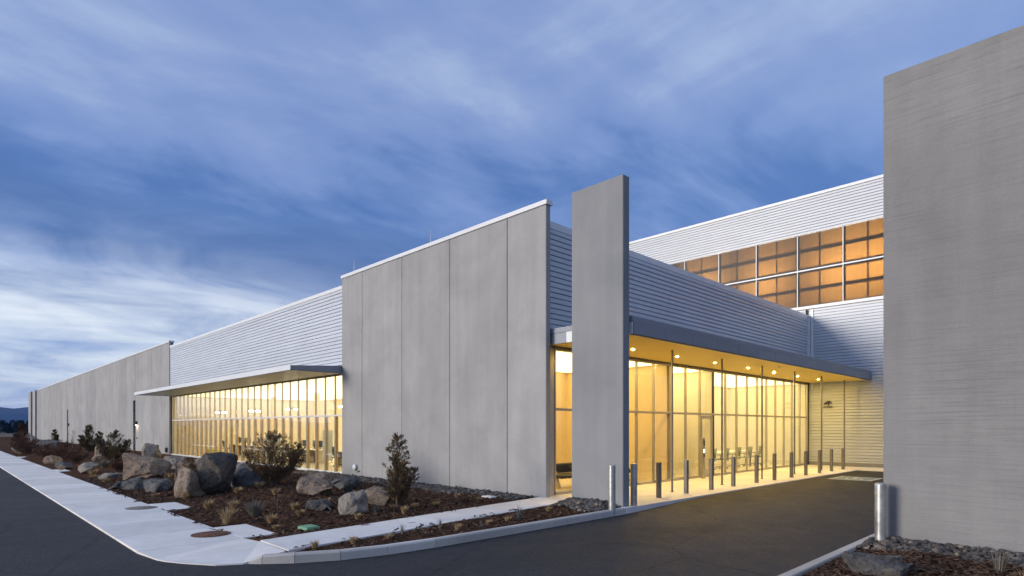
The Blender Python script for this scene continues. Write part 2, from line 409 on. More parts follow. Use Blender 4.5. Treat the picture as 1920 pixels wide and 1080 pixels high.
def asph_z(x, y): return .12 * smooth(12.0, 17.0, y) if x < 8 else 0.
def grid(name, mat, xs, ys, zf, parent=None):
    m = MB(); nx, ny = len(xs), len(ys)
    m.add([(x, y, zf(x, y)) for y in ys for x in xs], [(j * nx + i, j * nx + i + 1, (j + 1) * nx + i + 1, (j + 1) * nx + i) for j in range(ny - 1) for i in range(nx - 1)], .5, True)
    return m.build(name, mat, parent, fix=False)
def lin(a, b, n): return [a + (b - a) * i / n for i in range(n + 1)]
tag(grid('road', M_ASPH, lin(-240, 60, 30), lin(-9, 2.6, 6), lambda x, y: 0.0), kind='structure')
tag(grid('driveway', M_ASPH, lin(-12.5, -2.6, 12), [2.6, 6, 10] + lin(11, 18, 12) + [24, 31.6], lambda x, y: asph_z(x, y)), kind='structure')

# planting bed
def bed_z(x, y):
    kp = [(-9.60, 3.44), (-9.38, 3.66), (-9.07, 4.05), (-8.76, 4.68), (-8.58, 5.45), (-8.50, 6.4), (-8.48, 13)]
    for (a, b), (c, d) in zip(kp[:-1], kp[1:]):
        if b <= y <= d and x > a + (c - a) * (y - b) / (d - b) - .10: return -.25
    if y < 4.12 or (-18.65 < x < -16.88 and y < 4.88) or (-13.35 < x < -11.6 and y < 4.88) or (-11.75 < x and y < 4.2): return -.05
    e = .02 + .11 * smooth(4.1, 6.5, y) 
    e = max(e, .02 + .10 * smooth(-12.2, -10.2, x) * smooth(3.2, 4.6, y))
    mound = smooth(5.0, 7.5, y) * (1 - smooth(9.6, 11.4, y)) * (1 - smooth(-15.5, -12.5, x))
    return e + mound * (.18 + .22 * (fbm(x, y, .28, 3.3))) + .025 * fbm(x, y, 1.7, 1.1) * smooth(3.9, 4.6, y)
tag(grid('planting_bed', M_SOIL, lin(-150, -30, 70) + lin(-29.6, -8.62, 110), lin(3.0, 12.44, 60), bed_z), kind='structure')
def bed2_z(x, y): return .10 + .06 * smooth(-3.0, -2.2, x) + .04 * fbm(x, y, 1.2, 5.)
tag(grid('planting_bed', M_SOIL, lin(-3.04, 16, 60), lin(3.2, 12.06, 30), bed2_z), kind='structure')

# sidewalk with separate slabs
sw = MB().box(-150, -11.70, 2.47, 4.12, -.10, .018).build('sidewalk', M_JOINT); tag(sw, kind='structure')
x = -11.66
for k in range(80):
    w = 1.72; y1 = 4.18 - .0017 * k
    bx('slab', M_WALK, sw, x - w + .014, x, 2.45 + (.0), y1, -.08, .040, c=.006)
    x -= w
for (a, b, c, d) in ((-18.6, -16.93, 4.19, 4.84), (-13.30, -11.66, 4.19, 4.85), (-37.2, -35.4, 4.19, 4.66), (-55.2, -53.6, 4.16, 4.95)):
    bx('slab', M_WALK, sw, a, b, c, d, -.08, .041, c=.006)
corner = [(-11.645, 2.45), (-10.83, 2.55), (-10.6, 2.62), (-10.25, 2.79), (-9.77, 3.10), (-9.56, 3.44), (-9.44, 4.07), (-10.62, 4.10), (-11.645, 4.18)]
MB().prism(corner, -.08, [.038, .020, .018, .016, .016, .022, .140, .130, .040]).build('slab', M_WALK, sw)
# entrance path, slabs
ep = MB().prism([(-10.59, 4.13), (-9.46, 4.10), (-10.33, 12.2), (-11.55, 12.2)], -.05, .12).build('footpath', M_JOINT); tag(ep, kind='structure')
pl = lambda y: -10.60 - (y - 4.1) * (.96 / 8.2); pr = lambda y: -9.43 - (y - 4.1) * (.90 / 8.2)
ys = [4.115, 5.9, 7.7, 9.5, 11.3, 12.22]
for a, b in zip(ys[:-1], ys[1:]):
    b -= .012
    MB().prism([(pl(a), a), (pr(a), a), (pr(b), b), (pl(b), b)], -.04, .150).build('slab', M_WALK, ep)
# entrance walk under the canopy
ew = MB().box(-11.60, -8.55, 12.30, 33.6, -.1, .125).build('entrance_walk', M_JOINT); tag(ew, kind='structure')
y = 12.24
while y < 33.5:
    b = min(y + 3.05, 33.62)
    bx('slab', M_WALK, ew, -11.60, -8.50, y, b - .012, -.08, .150, c=.006); y = b
bx('slab', M_WALK, ew, -8.488, -2.0, 31.0, 33.62, -.08, .150, c=.006)

# kerbs
kb = tag(empty('kerb'), kind='structure')
def kerb_run(pts, hts, w, side):
    for i in range(len(pts) - 1):
        a, b = Vector(pts[i]), Vector(pts[i + 1]); d = (b - a).normalized(); 
        def nrm(k):
            p0 = Vector(pts[max(k - 1, 0)]); p1 = Vector(pts[min(k + 1, len(pts) - 1)]); e = (p1 - p0).normalized(); return Vector((-e.y, e.x)) * side
        n0, n1 = nrm(i), nrm(i + 1); a = a + d * .004; b = b - d * .004
        vs = []
        for p, nn, h in ((a, n0, hts[i]), (b, n1, hts[i + 1])):
            for o, z in ((0, -.1), (.012, max(h - .025, .0)), (.035, h), (w - .015, h), (w, max(h - .015, 0)), (w, -.1)):
                q = p + nn * o; vs.append((q.x, q.y, z))
        fs = [(j, (j + 1) % 6, 6 + (j + 1) % 6, 6 + j) for j in range(6)] + [(5, 4, 3, 2, 1, 0), (6, 7, 8, 9, 10, 11)]
        MB().add(vs, fs).build('kerb_stone', M_KERB, kb)
kpts = [(-9.60, 3.44), (-9.38, 3.66), (-9.07, 4.05), (-8.76, 4.68), (-8.58, 5.45), (-8.50, 6.4), (-8.48, 8.4), (-8.48, 10.4), (-8.48, 12.22)]
kerb_run(kpts, [.02, .13, .15, .15, .15, .15, .15, .15, .15], .17, 1)
kerb_run([(-3.22, 2.8), (-3.22, 5.4), (-3.22, 8.0), (-3.22, 10.6), (-3.22, 13.2), (-3.22, 15.8)], [.15] * 6, .17, -1)

# ================================================================== OFFICE BUILDING
bd = empty('office_building', 'long low concrete and white metal office building with glowing window walls', 'building', (-30, 12.5, 0))
def P(o):                                   # keep world coordinates under a moved empty
    o.matrix_parent_inverse = o.parent.matrix_world.inverted() if False else Matrix.Translation(-Vector(o.parent.location)); return o
def part(name, mb, mat, parent, **k): 
    o = mb.build(name, mat, parent, **k); return P(o)
def pbx(name, mat, parent, *a, c=0.0): return part(name, MB().box(*a, c=c), mat, parent)
def sub(name, mb, mat, parent, **k): return mb.build(name, mat, parent, **k)   # parent is a mesh at its thing's origin

YA = 12.45
# near concrete block: five panels
jx = [-23.20, -21.52, -18.65, -15.78, -12.96, -11.35]
for a, b in zip(jx[:-1], jx[1:]):
    pbx('concrete_panel', M_CONC, bd, a + .009, b - .009, YA, YA + .19, -.3, 8.52, c=.012)
pbx('panel_backing', M_JOINT, bd, -23.17, -11.39, YA + .03, YA + .15, -.3, 8.50)
pbx('coping', M_COPE, bd, -23.24, -11.31, YA - .035, YA + .24, 8.525, 8.66, c=.008)
# far concrete wall
fx = [-49.42, -51.52]
while fx[-1] > -126: fx.append(fx[-1] - 2.93)
fx.append(-128.0)
DOORS = ((-60.75, -59.85), (-97.6, -96.7))
for b, a in zip(fx[:-1], fx[1:]):
    segs = [(a, b, -.3, 8.52)]
    for (d0, d1) in DOORS:
        if a < d0 and d1 < b: segs = [(a, d0, -.3, 8.52), (d1, b, -.3, 8.52), (d0, d1, 4.52, 8.52)]
        elif a < d1 < b and d0 <= a: segs = [(d1, b, -.3, 8.52), (a, d1, 4.52, 8.52)]
        elif a < d0 < b and d1 >= b: segs = [(a, d0, -.3, 8.52), (d0, b, 4.52, 8.52)]
    for (p, q, z0, z1) in segs:
        pbx('concrete_panel', M_CONC, bd, p + .010, q - .010, YA + .0, YA + .19, z0, z1, c=.012)
pbx('panel_backing', M_JOINT, bd, -127.9, -49.5, YA + .16, YA + .30, -.3, 8.50)
pbx('coping', M_COPE, bd, -128.0, -49.38, YA - .035, YA + .34, 8.525, 8.66, c=.008)
# stepped end panels
ex = -128.0
for k in range(5):
    y0 = YA - .18 * (k % 2) - .05 * k
    pbx('concrete_panel', M_CONC, bd, ex - 2.55, ex - .12, y0, y0 + .35, -.3, 8.60, c=.02); ex -= 2.7
pbx('panel_backing', M_JOINT, bd, -141.3, -128.05, YA + .2, YA + .5, -.3, 8.4)
for (d0, d1) in DOORS:
    dr = pbx('door', M_DARK, bd, d0, d1, YA + .125, YA + .155, .05, 4.5)
    sub('handle', MB().box(d1 - .16, d1 - .12, YA + .07, YA + .12, 1.05, 1.30), M_ALU, dr).matrix_parent_inverse = Matrix.Identity(4)

# siding boards: one trapezoidal rib per board
def siding(x0, y0, x1, y1, out, z0, z1, parent, pitch=.155, mat=M_SIDE):
    n = int(round((z1 - z0) / pitch)); h = (z1 - z0) / n
    prof = [(-.02, 0), (.0, 0), (.0, .022), (.050, .030), (.056, .036), (.056, h - .006), (.050, h), (-.02, h)]
    base = MB().extr([(o, z) for o, z in prof], (x0, y0), (x1, y1), out).mesh('siding_board', mat)
    MB().fix(base)
    for k in range(n):
        o = link('siding_board', base, parent); P(o)
        o.matrix_parent_inverse = Matrix.Translation(Vector((0, 0, z0 + k * h)) - Vector(parent.location))
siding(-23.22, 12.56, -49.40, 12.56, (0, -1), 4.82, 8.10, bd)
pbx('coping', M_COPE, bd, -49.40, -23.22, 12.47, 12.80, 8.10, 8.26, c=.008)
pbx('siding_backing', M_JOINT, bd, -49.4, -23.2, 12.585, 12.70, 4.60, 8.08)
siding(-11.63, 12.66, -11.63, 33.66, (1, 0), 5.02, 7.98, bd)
pbx('coping', M_COPE, bd, -11.95, -11.565, 12.66, 33.70, 7.985, 8.20, c=.006)
pbx('siding_backing', M_JOINT, bd, -11.75, -11.655, 12.66, 33.66, 4.60, 7.97)
pbx('corner_trim', M_COPE, bd, -11.60, -11.48, 33.52, 33.66, 5.02, 8.16, c=.006)
pbx('roof', M_JOINT, bd, -141, -11.8, 12.75, 33.6, 7.6, 7.85)
for (lx, ly, z0, z1) in ((-22.35, 12.55, 8.66, 9.20), (-17.0, 12.56, 8.66, 9.18), (-29.5, 12.62, 8.26, 8.80), (-35.6, 12.62, 8.26, 8.8)):
    part('lightning_rod', MB().tube([(lx, ly, z0 - .02), (lx, ly, z0 + .05), (lx + .01, ly, z1)], [.02, .012, .006], 6), M_COPE, bd)
# small wall fittings
v = part('wall_vent', MB().lathe([(0, .0), (.10, .0), (.13, .03), (.13, .09), (.0, .10)], (0, 0), 18), M_COPE, bd)
v.matrix_parent_inverse = Matrix.Translation(Vector((-22.02, YA - .002, .50)) - Vector(bd.location)) @ Matrix.Rotation(R(90), 4, 'X')
hb = part('hose_tap', MB().tube([(-21.72, YA, .34), (-21.72, YA - .09, .34), (-21.72, YA - .10, .28)], .018, 8).tube([(-21.76, YA - .05, .38), (-21.68, YA - .05, .38)], .012, 6), M_DARK, bd)
for (lx, lz, on) in ((-59.25, 2.35, True), (-95.9, 2.35, False)):
    lm = part('wall_lamp', MB().box(lx - .09, lx + .09, YA - .16, YA - .001, lz, lz + .34, c=.015), M_DARK, bd)
    e = MB().box(lx - .07, lx + .07, YA - .14, YA - .03, lz - .012, lz - .002).build('lens', M_LWALL if on else M_WHITE, lm)
    pbx('card_reader', M_DARK, bd, lx - .07, lx + .07, YA - .05, YA - .001, 1.15, 1.32, c=.008)
pbx('junction_box', M_DARK, bd, -50.15, -49.85, YA - .12, YA - .001, .28, .62, c=.01)

# ---------------------------------------------------------------- window wall A (long office front)
YG = 12.66
ww = pbx('window_wall', M_ALU, bd, -49.36, -23.24, YG - .03, YG + .07, 4.42, 4.50, c=.004)
def subw(name, mb, mat, parent=ww, **k):
    return mb.build(name, mat, parent, **k)
def subbx(name, mat, parent, *a, c=0.0): return MB().box(*a, c=c).build(name, mat, parent)
subbx('transom', M_COPE, ww, -49.36, -23.24, YG - .035, YG + .07, 2.64, 2.71, c=.004)
subbx('sill', M_COPE, ww, -49.40, -23.20, YG - .13, YG + .10, .06, .19, c=.008)
subbx('jamb', M_DARK, ww, -49.42, -49.34, YG - .05, YG + .1, .19, 4.48)
gx = [-49.34 + (26.06) * k / 28 for k in range(29)]
mull = MB().box(-.013, .013, YG - .025, YG + .06, .19, 4.42).mesh('mullion', M_ALU)
finm = MB().box(-.020, .020, YG + .07, YG + .15, .19, 2.64).mesh('wood_fin', M_WOOD)
paneU = MB().box(.02, gx[1] - gx[0] - .02, YG + .006, YG + .014, 2.71, 4.42).mesh('pane', M_GLASS)
paneL = MB().box(.02, gx[1] - gx[0] - .02, YG + .006, YG + .014, .19, 2.64).mesh('pane', M_GLASS)
for me in (mull, finm, paneU, paneL): MB().fix(me)
for k, x in enumerate(gx):
    link('mullion', mull, ww, (x, 0, 0)); link('wood_fin', finm, ww, (x, 0, 0))
    if k < 28:
        link('pane', paneU, ww, (x, 0, 0)); link('pane', paneL, ww, (x, 0, 0))
# canopy over it, tapering to its tip
cn = part('canopy', MB().extr([(0, 4.485), (2.25, 4.485), (2.25, 4.66), (0, 4.80)], (-49.30, 12.46), (-23.215, 12.46), (0, -1)), M_FASC, bd)
subw('tip_edge', MB().box(-49.32, -23.20, 10.185, 10.207, 4.475, 4.675), M_COPE, cn)
for k in range(13):
    a = -49.22 + k * 2.0
    subbx('soffit_panel', M_FASC, cn, a, min(a + 1.985, -23.25), 10.26, 12.40, 4.468, 4.483)

# ---------------------------------------------------------------- window wall B (lobby)
XB = -11.62
wb = pbx('window_wall', M_ALU, bd, XB - .07, XB + .035, 13.10, 33.62, 4.44, 4.535, c=.004)
subbx('transom', M_ALU, wb, XB - .07, XB + .035, 13.10, 33.62, 2.65, 2.73, c=.004)
subbx('sill', M_ALU, wb, XB - .08, XB + .03, 13.10, 21.83, .152, .24, c=.004)
subbx('sill', M_ALU, wb, XB - .08, XB + .03, 23.01, 33.62, .152, .24, c=.004)
vy = [13.12, 14.12, 15.20, 16.30, 17.40, 18.48, 19.62, 20.74, 21.86, 22.98, 24.07, 25.13, 26.19, 27.26, 28.30, 29.36, 30.42, 31.47, 32.55, 33.58]
for k, y in enumerate(vy):
    subbx('mullion', M_ALU if k not in (9,) else M_DARK, wb, XB - .06, XB + .03, y - .026, y + .026, .152, 4.44)
    if k < len(vy) - 1:
        subbx('pane', M_GLASSB, wb, XB - .012, XB - .004, y + .028, vy[k + 1] - .028, 2.73, 4.44)
        if k != 8: subbx('pane', M_GLASSB, wb, XB - .012, XB - .004, y + .028, vy[k + 1] - .028, .24, 2.65)
dr = pbx('door', M_ALU, bd, XB - .05, XB + .01, 21.90, 22.03, .17, 2.63)
for a in ((22.81, 22.94, .17, 2.63), (22.03, 22.81, .17, .42), (22.03, 22.81, 2.50, 2.63)):
    subbx('rail', M_ALU, dr, XB - .05, XB + .01, *a)
subbx('pane', M_GLASSB, dr, XB - .024, XB - .016, 22.03, 22.81, .42, 2.50)
subw('handle', MB().tube([(XB + .01, 22.12, 1.05), (XB + .07, 22.12, 1.05), (XB + .07, 22.12, 1.40), (XB + .01, 22.12, 1.40)], .012, 8), M_ALU, dr)
# jamb panels left of the glass
pbx('jamb_panel', M_ALU, bd, XB - .10, XB + .02, 12.70, 13.085, .0, 4.53, c=.006)

# entrance canopy
ec = pbx('entrance_canopy', M_FASC, bd, -11.50, -8.62, 12.74, 33.64, 4.62, 4.97)
for k in range(14):
    a = 12.745 + k * 1.494
    subbx('fascia_panel', M_FASC, ec, -8.618, -8.59, a, a + 1.486, 4.545, 4.85, c=.003)
subbx('drip_edge', M_DARK, ec, -8.66, -8.583, 12.71, 33.64, 4.520, 4.543)
subbx('upper_flashing', M_FASC, ec, -11.50, -8.606, 12.70, 33.64, 4.856, 5.00, c=.004)
for k in range(5):
    a = -11.38 + k * .554
    subbx('fascia_panel', M_COPE if k > 0 else M_FASC, ec, a, a + .549, 12.705, 12.735, 4.545, 4.85, c=.003)
subbx('soffit_edge', M_WHITE, ec, -8.72, -8.665, 12.76, 33.62, 4.525, 4.56)
for k in range(12):
    a = 12.76 + k * 1.74
    subbx('soffit_panel', M_SOFF, ec, -11.48, -8.74, a, min(a + 1.734, 33.62), 4.545, 4.618)
PY = [16.31, 19.62, 22.95, 26.27, 29.6, 32.9]
for y in PY:
    subw('post', MB().tube([(-9.60, y, .14), (-9.60, y, 4.56)], .032, 12).lathe([(.07, .150), (.07, .158), (.03, .164)], (-9.60, y), 14), M_BOLL, ec)
for y in (15.3, 17.9, 20.6, 23.4, 26.0, 28.7, 31.4):
    dl = subw('downlight', MB().lathe([(.047, 4.541), (.066, 4.541), (.066, 4.56), (.047, 4.56)], (-10.35, y), 18), M_WHITE, ec)
for y in (15.3, 17.9, 20.6, 23.4, 26.0, 28.7, 31.4):
    subw('lamp_lens', MB().add([(-10.35 + .046 * math.cos(j * math.pi / 8), y + .046 * math.sin(j * math.pi / 8), 4.5435) for j in range(15, -1, -1)], [tuple(range(16))]), M_LDOWN, ec, fix=False)
subw('sprinkler_head', MB().lathe([(.0, 4.49), (.05, 4.495), (.05, 4.50), (.012, 4.505), (.012, 4.55)], (-9.2, 23.6), 10), M_ALU, ec)

# ---------------------------------------------------------------- rooms behind the glass
FZ = .15
def room(x0, x1, y0, y1, open_side, walls, ceil=4.52, floor=M_FLOOR):
    pbx('floor', floor, bd, x0, x1, y0, y1, -.05, FZ)
    pbx('ceiling', M_WHITE, bd, x0, x1, y0, y1, ceil, ceil + .06)
    t = .1
    if 'W' not in open_side: pbx('interior_wall', walls, bd, x0 - t, x0, y0, y1, FZ, ceil)
    if 'E' not in open_side: pbx('interior_wall', walls, bd, x1, x1 + t, y0, y1, FZ, ceil)
    if 'S' not in open_side: pbx('interior_wall', walls, bd, x0, x1, y0 - t, y0, FZ, ceil)
    if 'N' not in open_side: pbx('interior_wall', walls, bd, x0, x1, y1, y1 + t, FZ, ceil)
room(-49.3, -23.3, 12.76, 24.0, 'S', M_CREAM)
room(-16.6, -11.70, 12.78, 19.50, 'E', M_WOODP)
room(-14.4, -11.70, 19.70, 23.02, 'E', M_CREAM)
room(-16.0, -11.70, 23.14, 33.55, 'E', M_WHITE)
# orange felt and columns in the office
for (a, b) in ((-42.6, -41.2), (-40.6, -39.4)): pbx('felt_panel', M_ORNG, bd, a, b, 23.93, 23.985, 1.5, 3.3)
for x in (-45.5, -38.2, -30.9): pbx('column', M_WOODP, bd, x - .15, x + .15, 18.5, 18.8, FZ, 4.52)
# added ceiling glow, then the pendant lamps
def added_glow_ceiling(x0, x1, y0, y1, nx, ny, z, mat):        # grid of glowing panels added to light the rooms evenly, no real fittings
    for i in range(nx):
        for j in range(ny):
            a0, a1 = x0 + (x1 - x0) * i / nx + .02, x0 + (x1 - x0) * (i + 1) / nx - .02; b0, b1 = y0 + (y1 - y0) * j / ny + .02, y0 + (y1 - y0) * (j + 1) / ny - .02
            pbx('added_glow_panel', mat, bd, a0, a1, b0, b1, z, z + .012)
added_glow_ceiling(-49.2, -23.4, 12.9, 23.9, 9, 4, 4.50, M_LOFF)
added_glow_ceiling(-16.5, -11.8, 12.9, 19.4, 2, 3, 4.50, M_LLOB)
added_glow_ceiling(-14.3, -11.8, 19.8, 22.9, 1, 2, 4.50, M_LVES)
added_glow_ceiling(-15.9, -11.8, 23.25, 33.45, 2, 4, 4.50, M_LLOB)
def pendant(x, y, z):
    r = part('pendant_lamp', MB().lathe([(.34, z), (.37, z + .02), (.34, z + .04), (.31, z + .02), (.34, z)], (x, y), 20).tube([(x, y, z + .02), (x, y, 4.5)], .008, 6)
             .tube([(x - .34, y, z + .02), (x + .34, y, z + .02)], .01, 6), M_DARK, bd)
    for j in range(6):
        a = j * math.pi / 3
        cx, cy = x + .34 * math.cos(a), y + .34 * math.sin(a)
        MB().lathe([(.0, z - .11), (.045, z - .09), (.062, z - .045), (.045, z), (0, z + .012)], (cx, cy), 10).build('globe', M_LPEN, r)
for (x, y) in ((-46.6, 15.2), (-40.6, 15.4), (-35.2, 15.6), (-28.6, 15.6)): pendant(x, y, 3.30)

# ================================================================== TALL HALL BEHIND
hl = empty('tall_hall', 'tall white corrugated metal hall with amber lit clerestory windows behind the office', 'building', (-20, 34, 0))
YH = 33.75
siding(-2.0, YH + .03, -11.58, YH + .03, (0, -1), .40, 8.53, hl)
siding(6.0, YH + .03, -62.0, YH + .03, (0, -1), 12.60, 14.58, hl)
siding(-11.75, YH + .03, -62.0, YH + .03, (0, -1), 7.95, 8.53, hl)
pbx('coping', M_COPE, hl, -62, 6, YH - .09, YH + .3, 14.585, 14.74, c=.008)
pbx('window_ledge', M_COPE, hl, -62, 6, YH - .14, YH + .2, 8.535, 8.70, c=.008)
pbx('base_flashing', M_COPE, hl, -11.58, -2.0, YH - .05, YH + .06, .335, .398)
pbx('plinth', M_CONC, hl, -11.58, -2.0, YH - .02, YH + .12, -.1, .333)
pbx('siding_backing', M_JOINT, hl, -62, 6, YH + .055, YH + .15, 0, 8.5)
pbx('siding_backing', M_JOINT, hl, -62, 6, YH + .055, YH + .15, 12.62, 14.55)
pbx('corner_post', M_COPE, hl, -11.47, -11.34, YH - .07, YH - .018, 4.2, 8.50, c=.006)
cl = pbx('clerestory', M_COPE, hl, -24, 2, YH - .05, YH + .06, 10.625, 10.70, c=.004)
wx = [-12.16 + 2.265 * k for k in range(-5, 6)]
for x in wx: subbx('mullion', M_COPE, cl, x - .020, x + .020, YH - .055, YH + .05, 8.70, 12.60)
for a, b in zip(wx[:-1], wx[1:]):
    for z0, z1 in ((8.70, 10.625), (10.70, 12.60)):
        m = (a + b) / 2
        for p, q in ((a + .021, m - .001), (m + .001, b - .021)):
            subbx('pane', M_POLY, cl, p, q, YH + .0, YH + .012, z0 + .002, z1 - .002)
    subbx('girt', M_STEEL, cl, a + .05, b - .05, YH + .045, YH + .16, 9.62, 9.74)
    subbx('girt', M_STEEL, cl, a + .05, b - .05, YH + .04, YH + .16, 11.62, 11.74)
    subbx('stud', M_STEEL, cl, (a + b) / 2 - .035, (a + b) / 2 + .035, YH + .020, YH + .038, 8.7, 12.6)
    subbx('stud', M_STEEL, cl, a + .021, a + .12, YH + .02, YH + .038, 8.83, 10.5); subbx('stud', M_STEEL, cl, a + .021, a + .12, YH + .02, YH + .038, 10.8, 12.6)
subbx('girt', M_STEEL, cl, wx[0], wx[-1], YH + .07, YH + .22, 10.52, 10.78)
subbx('girt', M_STEEL, cl, wx[0], wx[-1], YH + .07, YH + .22, 8.62, 8.82)
for x in (-12.25, -15.9, -19.4): subbx('column', M_STEEL, cl, x - .32, x + .32, YH + .30, YH + .7, 0.2, 14.4)
# inside of the hall
pbx('interior_wall', M_WHITE, hl, -40, 6, YH + 9.0, YH + 9.1, 0, 14.5)
pbx('interior_wall', M_WHITE, hl, 5.9, 6, YH + .2, YH + 9.0, 0, 14.5)
pbx('interior_wall', M_WHITE, hl, -40.1, -40, YH + .2, YH + 9.0, 0, 14.5)
pbx('roof', M_JOINT, hl, -62, 6, YH + .16, YH + 20, 14.40, 14.55)
for (x, z) in ((-17.6, 10.6), (-13.9, 10.5), (-10.2, 10.5), (-8.2, 10.6), (-5.0, 10.6)):
    lp = part('high_bay_lamp', MB().lathe([(.05, z + .62), (.09, z + .60), (.12, z + .34)], (x, YH + 1.7), 18).tube([(x, YH + 1.7, z + .6), (x, YH + 1.7, 14.4)], .015, 6), M_DARK, hl)
    MB().lathe([(.34 * math.sin(j * math.pi / 10), z - .34 * math.cos(j * math.pi / 10)) for j in range(11)], (x, YH + 1.7), 16).build('globe', M_LBAY, lp)
# small emblem on the end wall by the entrance
em = empty('wall_emblem', 'small dark tree-shaped metal emblem with two short words on the corrugated wall', 'emblem', (-10.6, YH - .03, 3.38))
cr = MB()
for (cx, cz, w, h) in ((-.10, .06, .16, .10), (.02, .13, .20, .09), (.10, .10, .14, .10), (-.16, .02, .10, .06)):
    k = 10; pts = [(cx + w / 2 * math.cos(j * 2 * math.pi / k), cz + h / 2 * math.sin(j * 2 * math.pi / k)) for j in range(k)]
    d = .001 * len(cr.f); cr.add([(x, -.06 - d, z) for x, z in pts] + [(x, -.045, z) for x, z in pts], [tuple(range(k)), tuple(range(2 * k - 1, k - 1, -1))] + [(j, (j + 1) % k, k + (j + 1) % k, k + j) for j in range(k)])
cr.build('crown', M_DARK, em)
MB().box(.0, .05, -.058, -.045, -.10, .08).build('trunk', M_DARK, em)
for x0 in (-.24, -.01):
    wd = MB()
    for j in range(4):
        x = x0 + j * .055; wd.box(x, x + .040, -.056, -.045, -.185, -.12 + .02 * (j % 2))
    wd.build('word', M_DARK, em)
for x in (-.18, .02): MB().tube([(x, -.05, -.15), (x, .03, -.15)], .008, 6).build('standoff', M_DARK, em)

# ================================================================== FREE WALLS
fin = MB().box(-10.33, -8.65, 12.35, 12.63, -.3, 8.53, c=.015).build('concrete_fin', M_FIN)
tag(fin, 'tall slender grey concrete fin standing before the entrance canopy', 'wall')
rw = MB().box(-2.90, 16.0, 12.10, 12.42, -.3, 8.42, c=.015).build('concrete_wall', M_CONCR)
tag(rw, 'huge board-marked grey concrete wall across the driveway from the entrance', 'wall')

# ================================================================== BOLLARDS
ORD = ['first', 'second', 'third', 'fourth', 'fifth', 'sixth', 'seventh', 'eighth', 'ninth', 'tenth', 'eleventh', 'twelfth', 'thirteenth']
def bollard(x, y, z, r, h, mat, label, group=None, sq=False):
    b = empty('bollard', label, 'bollard', (x, y, z), 0, group)
    if sq: MB().box(-r, r, -r, r, -.1, h, c=.006).build('post', mat, b)
    else: MB().lathe([(r, -.1), (r, h), ], (0, 0), 24).build('post', mat, b)
    if not sq: MB().lathe([(r + .002, h), (r + .002, h + .010), (r * .7, h + .030), (0, h + .036)], (0, 0), 24).build('cap', mat, b)
    else: MB().box(-r + .004, r - .004, -r + .004, r - .004, h, h + .006).build('cap', mat, b)
    return b
bollard(-8.56, 11.76, .15, .084, 1.06, M_GALV, 'thick galvanised pipe bollard on the kerb in front of the concrete fin')
bollard(-8.62, 12.78, .15, .084, 1.05, M_GALV, 'thick galvanised pipe bollard just right of the concrete fin', )
BY = [14.69, 16.22, 17.80, 19.36, 21.22, 22.82, 24.50, 26.06, 27.70, 29.25, 30.9]
for k, y in enumerate(BY):
    bollard(-9.07, y, .15, .056, 1.0, M_BOLL, f'slim grey steel bollard, {ORD[k]} of the entrance row counting from the concrete fin', 'slim bollards along the entrance walk', sq=True)
bollard(-2.87, 11.80, .12, .088, 1.03, M_GALV, 'thick galvanised pipe bollard at the corner of the board-marked wall')
rp = empty('reader_post', 'slim metal card reader post standing left of the glass entrance door', 'reader post', (-11.33, 21.55, .15))
MB().box(-.05, .05, -.08, .08, -.02, 1.60, c=.006).build('post', M_ALU, rp)
MB().box(.051, .062, -.05, .05, 1.30, 1.50).build('intercom', M_BLACK, rp)
MB().box(.051, .060, -.035, .035, 1.02, 1.14).build('lit_button', M_LRED, rp)
MB().box(.051, .062, -.04, .04, .84, .97).build('card_reader', M_BLACK, rp)

# ================================================================== GROUND FITTINGS
def cover(x, y, z, mat, label):
    c = empty('manhole_cover', label, 'manhole cover', (x, y, z))
    MB().lathe([(.36, .002), (.36, .008), (.32, .010), (.32, .004)], (0, 0), 28).build('ring', mat, c)
    m = MB().lathe([(.315, .003), (.315, .007), (0, .008)], (0, 0), 28)
    for j in range(-4, 5):
        w = math.sqrt(max(0, .29 ** 2 - (j * .065) ** 2)); m.box(-w, w, j * .065 - .012, j * .065 + .012, .006, .012)
    m.build('lid', mat, c)
cover(-17.84, 3.84, .041, M_IRON, 'pale weathered manhole cover in the farther sidewalk pad')
cover(-12.48, 3.88, .041, M_RUSTI, 'rusty brown manhole cover in the sidewalk near the corner')
gb = empty('utility_box', 'flat green plastic utility box lid set in the mulch', 'utility box', (-11.50, 5.44, .10), R(4))
MB().box(-.19, .19, -.15, .15, -.1, .035, c=.012).build('rim', M_GREENL, gb); MB().box(-.165, .165, -.125, .125, .036, .045, c=.004).build('lid', M_GREENL, gb)
pv = MB().box(-12.85, -12.45, 11.3, 11.55, .08, .17, c=.01).build('drain_box', M_WALK); tag(pv, 'small pale concrete drain box at the gravel edge below the wall', 'drain box')
# accessible bay marking
pm = empty('parking_marking', 'painted blue square with white wheelchair symbol on the driveway', 'marking', (-7.18, 26.0, .128))
MB().add([(-.66, -.85, 0), (.66, -.85, 0), (.66, .85, 0), (-.66, .85, 0)], [(0, 1, 2, 3)]).build('field', M_PAINTB, pm, fix=False)
fr = MB()
for a in ((-.74, .74, -.93, -.86), (-.74, .74, .86, .93), (-.74, -.67, -.86, .86), (.67, .74, -.86, .86)):
    fr.add([(a[0], a[2], .004), (a[1], a[2], .004), (a[1], a[3], .004), (a[0], a[3], .004)], [(0, 1, 2, 3)])
fr.build('border', M_PAINTW, pm, fix=False)
sy = MB()
def quad(p, q, w):
    p, q = Vector(p), Vector(q); d = (q - p).normalized(); n = Vector((-d.y, d.x)) * w / 2
    sy.add([(*(p - n), .004), (*(q - n), .004), (*(q + n), .004), (*(p + n), .004)], [(0, 1, 2, 3)])
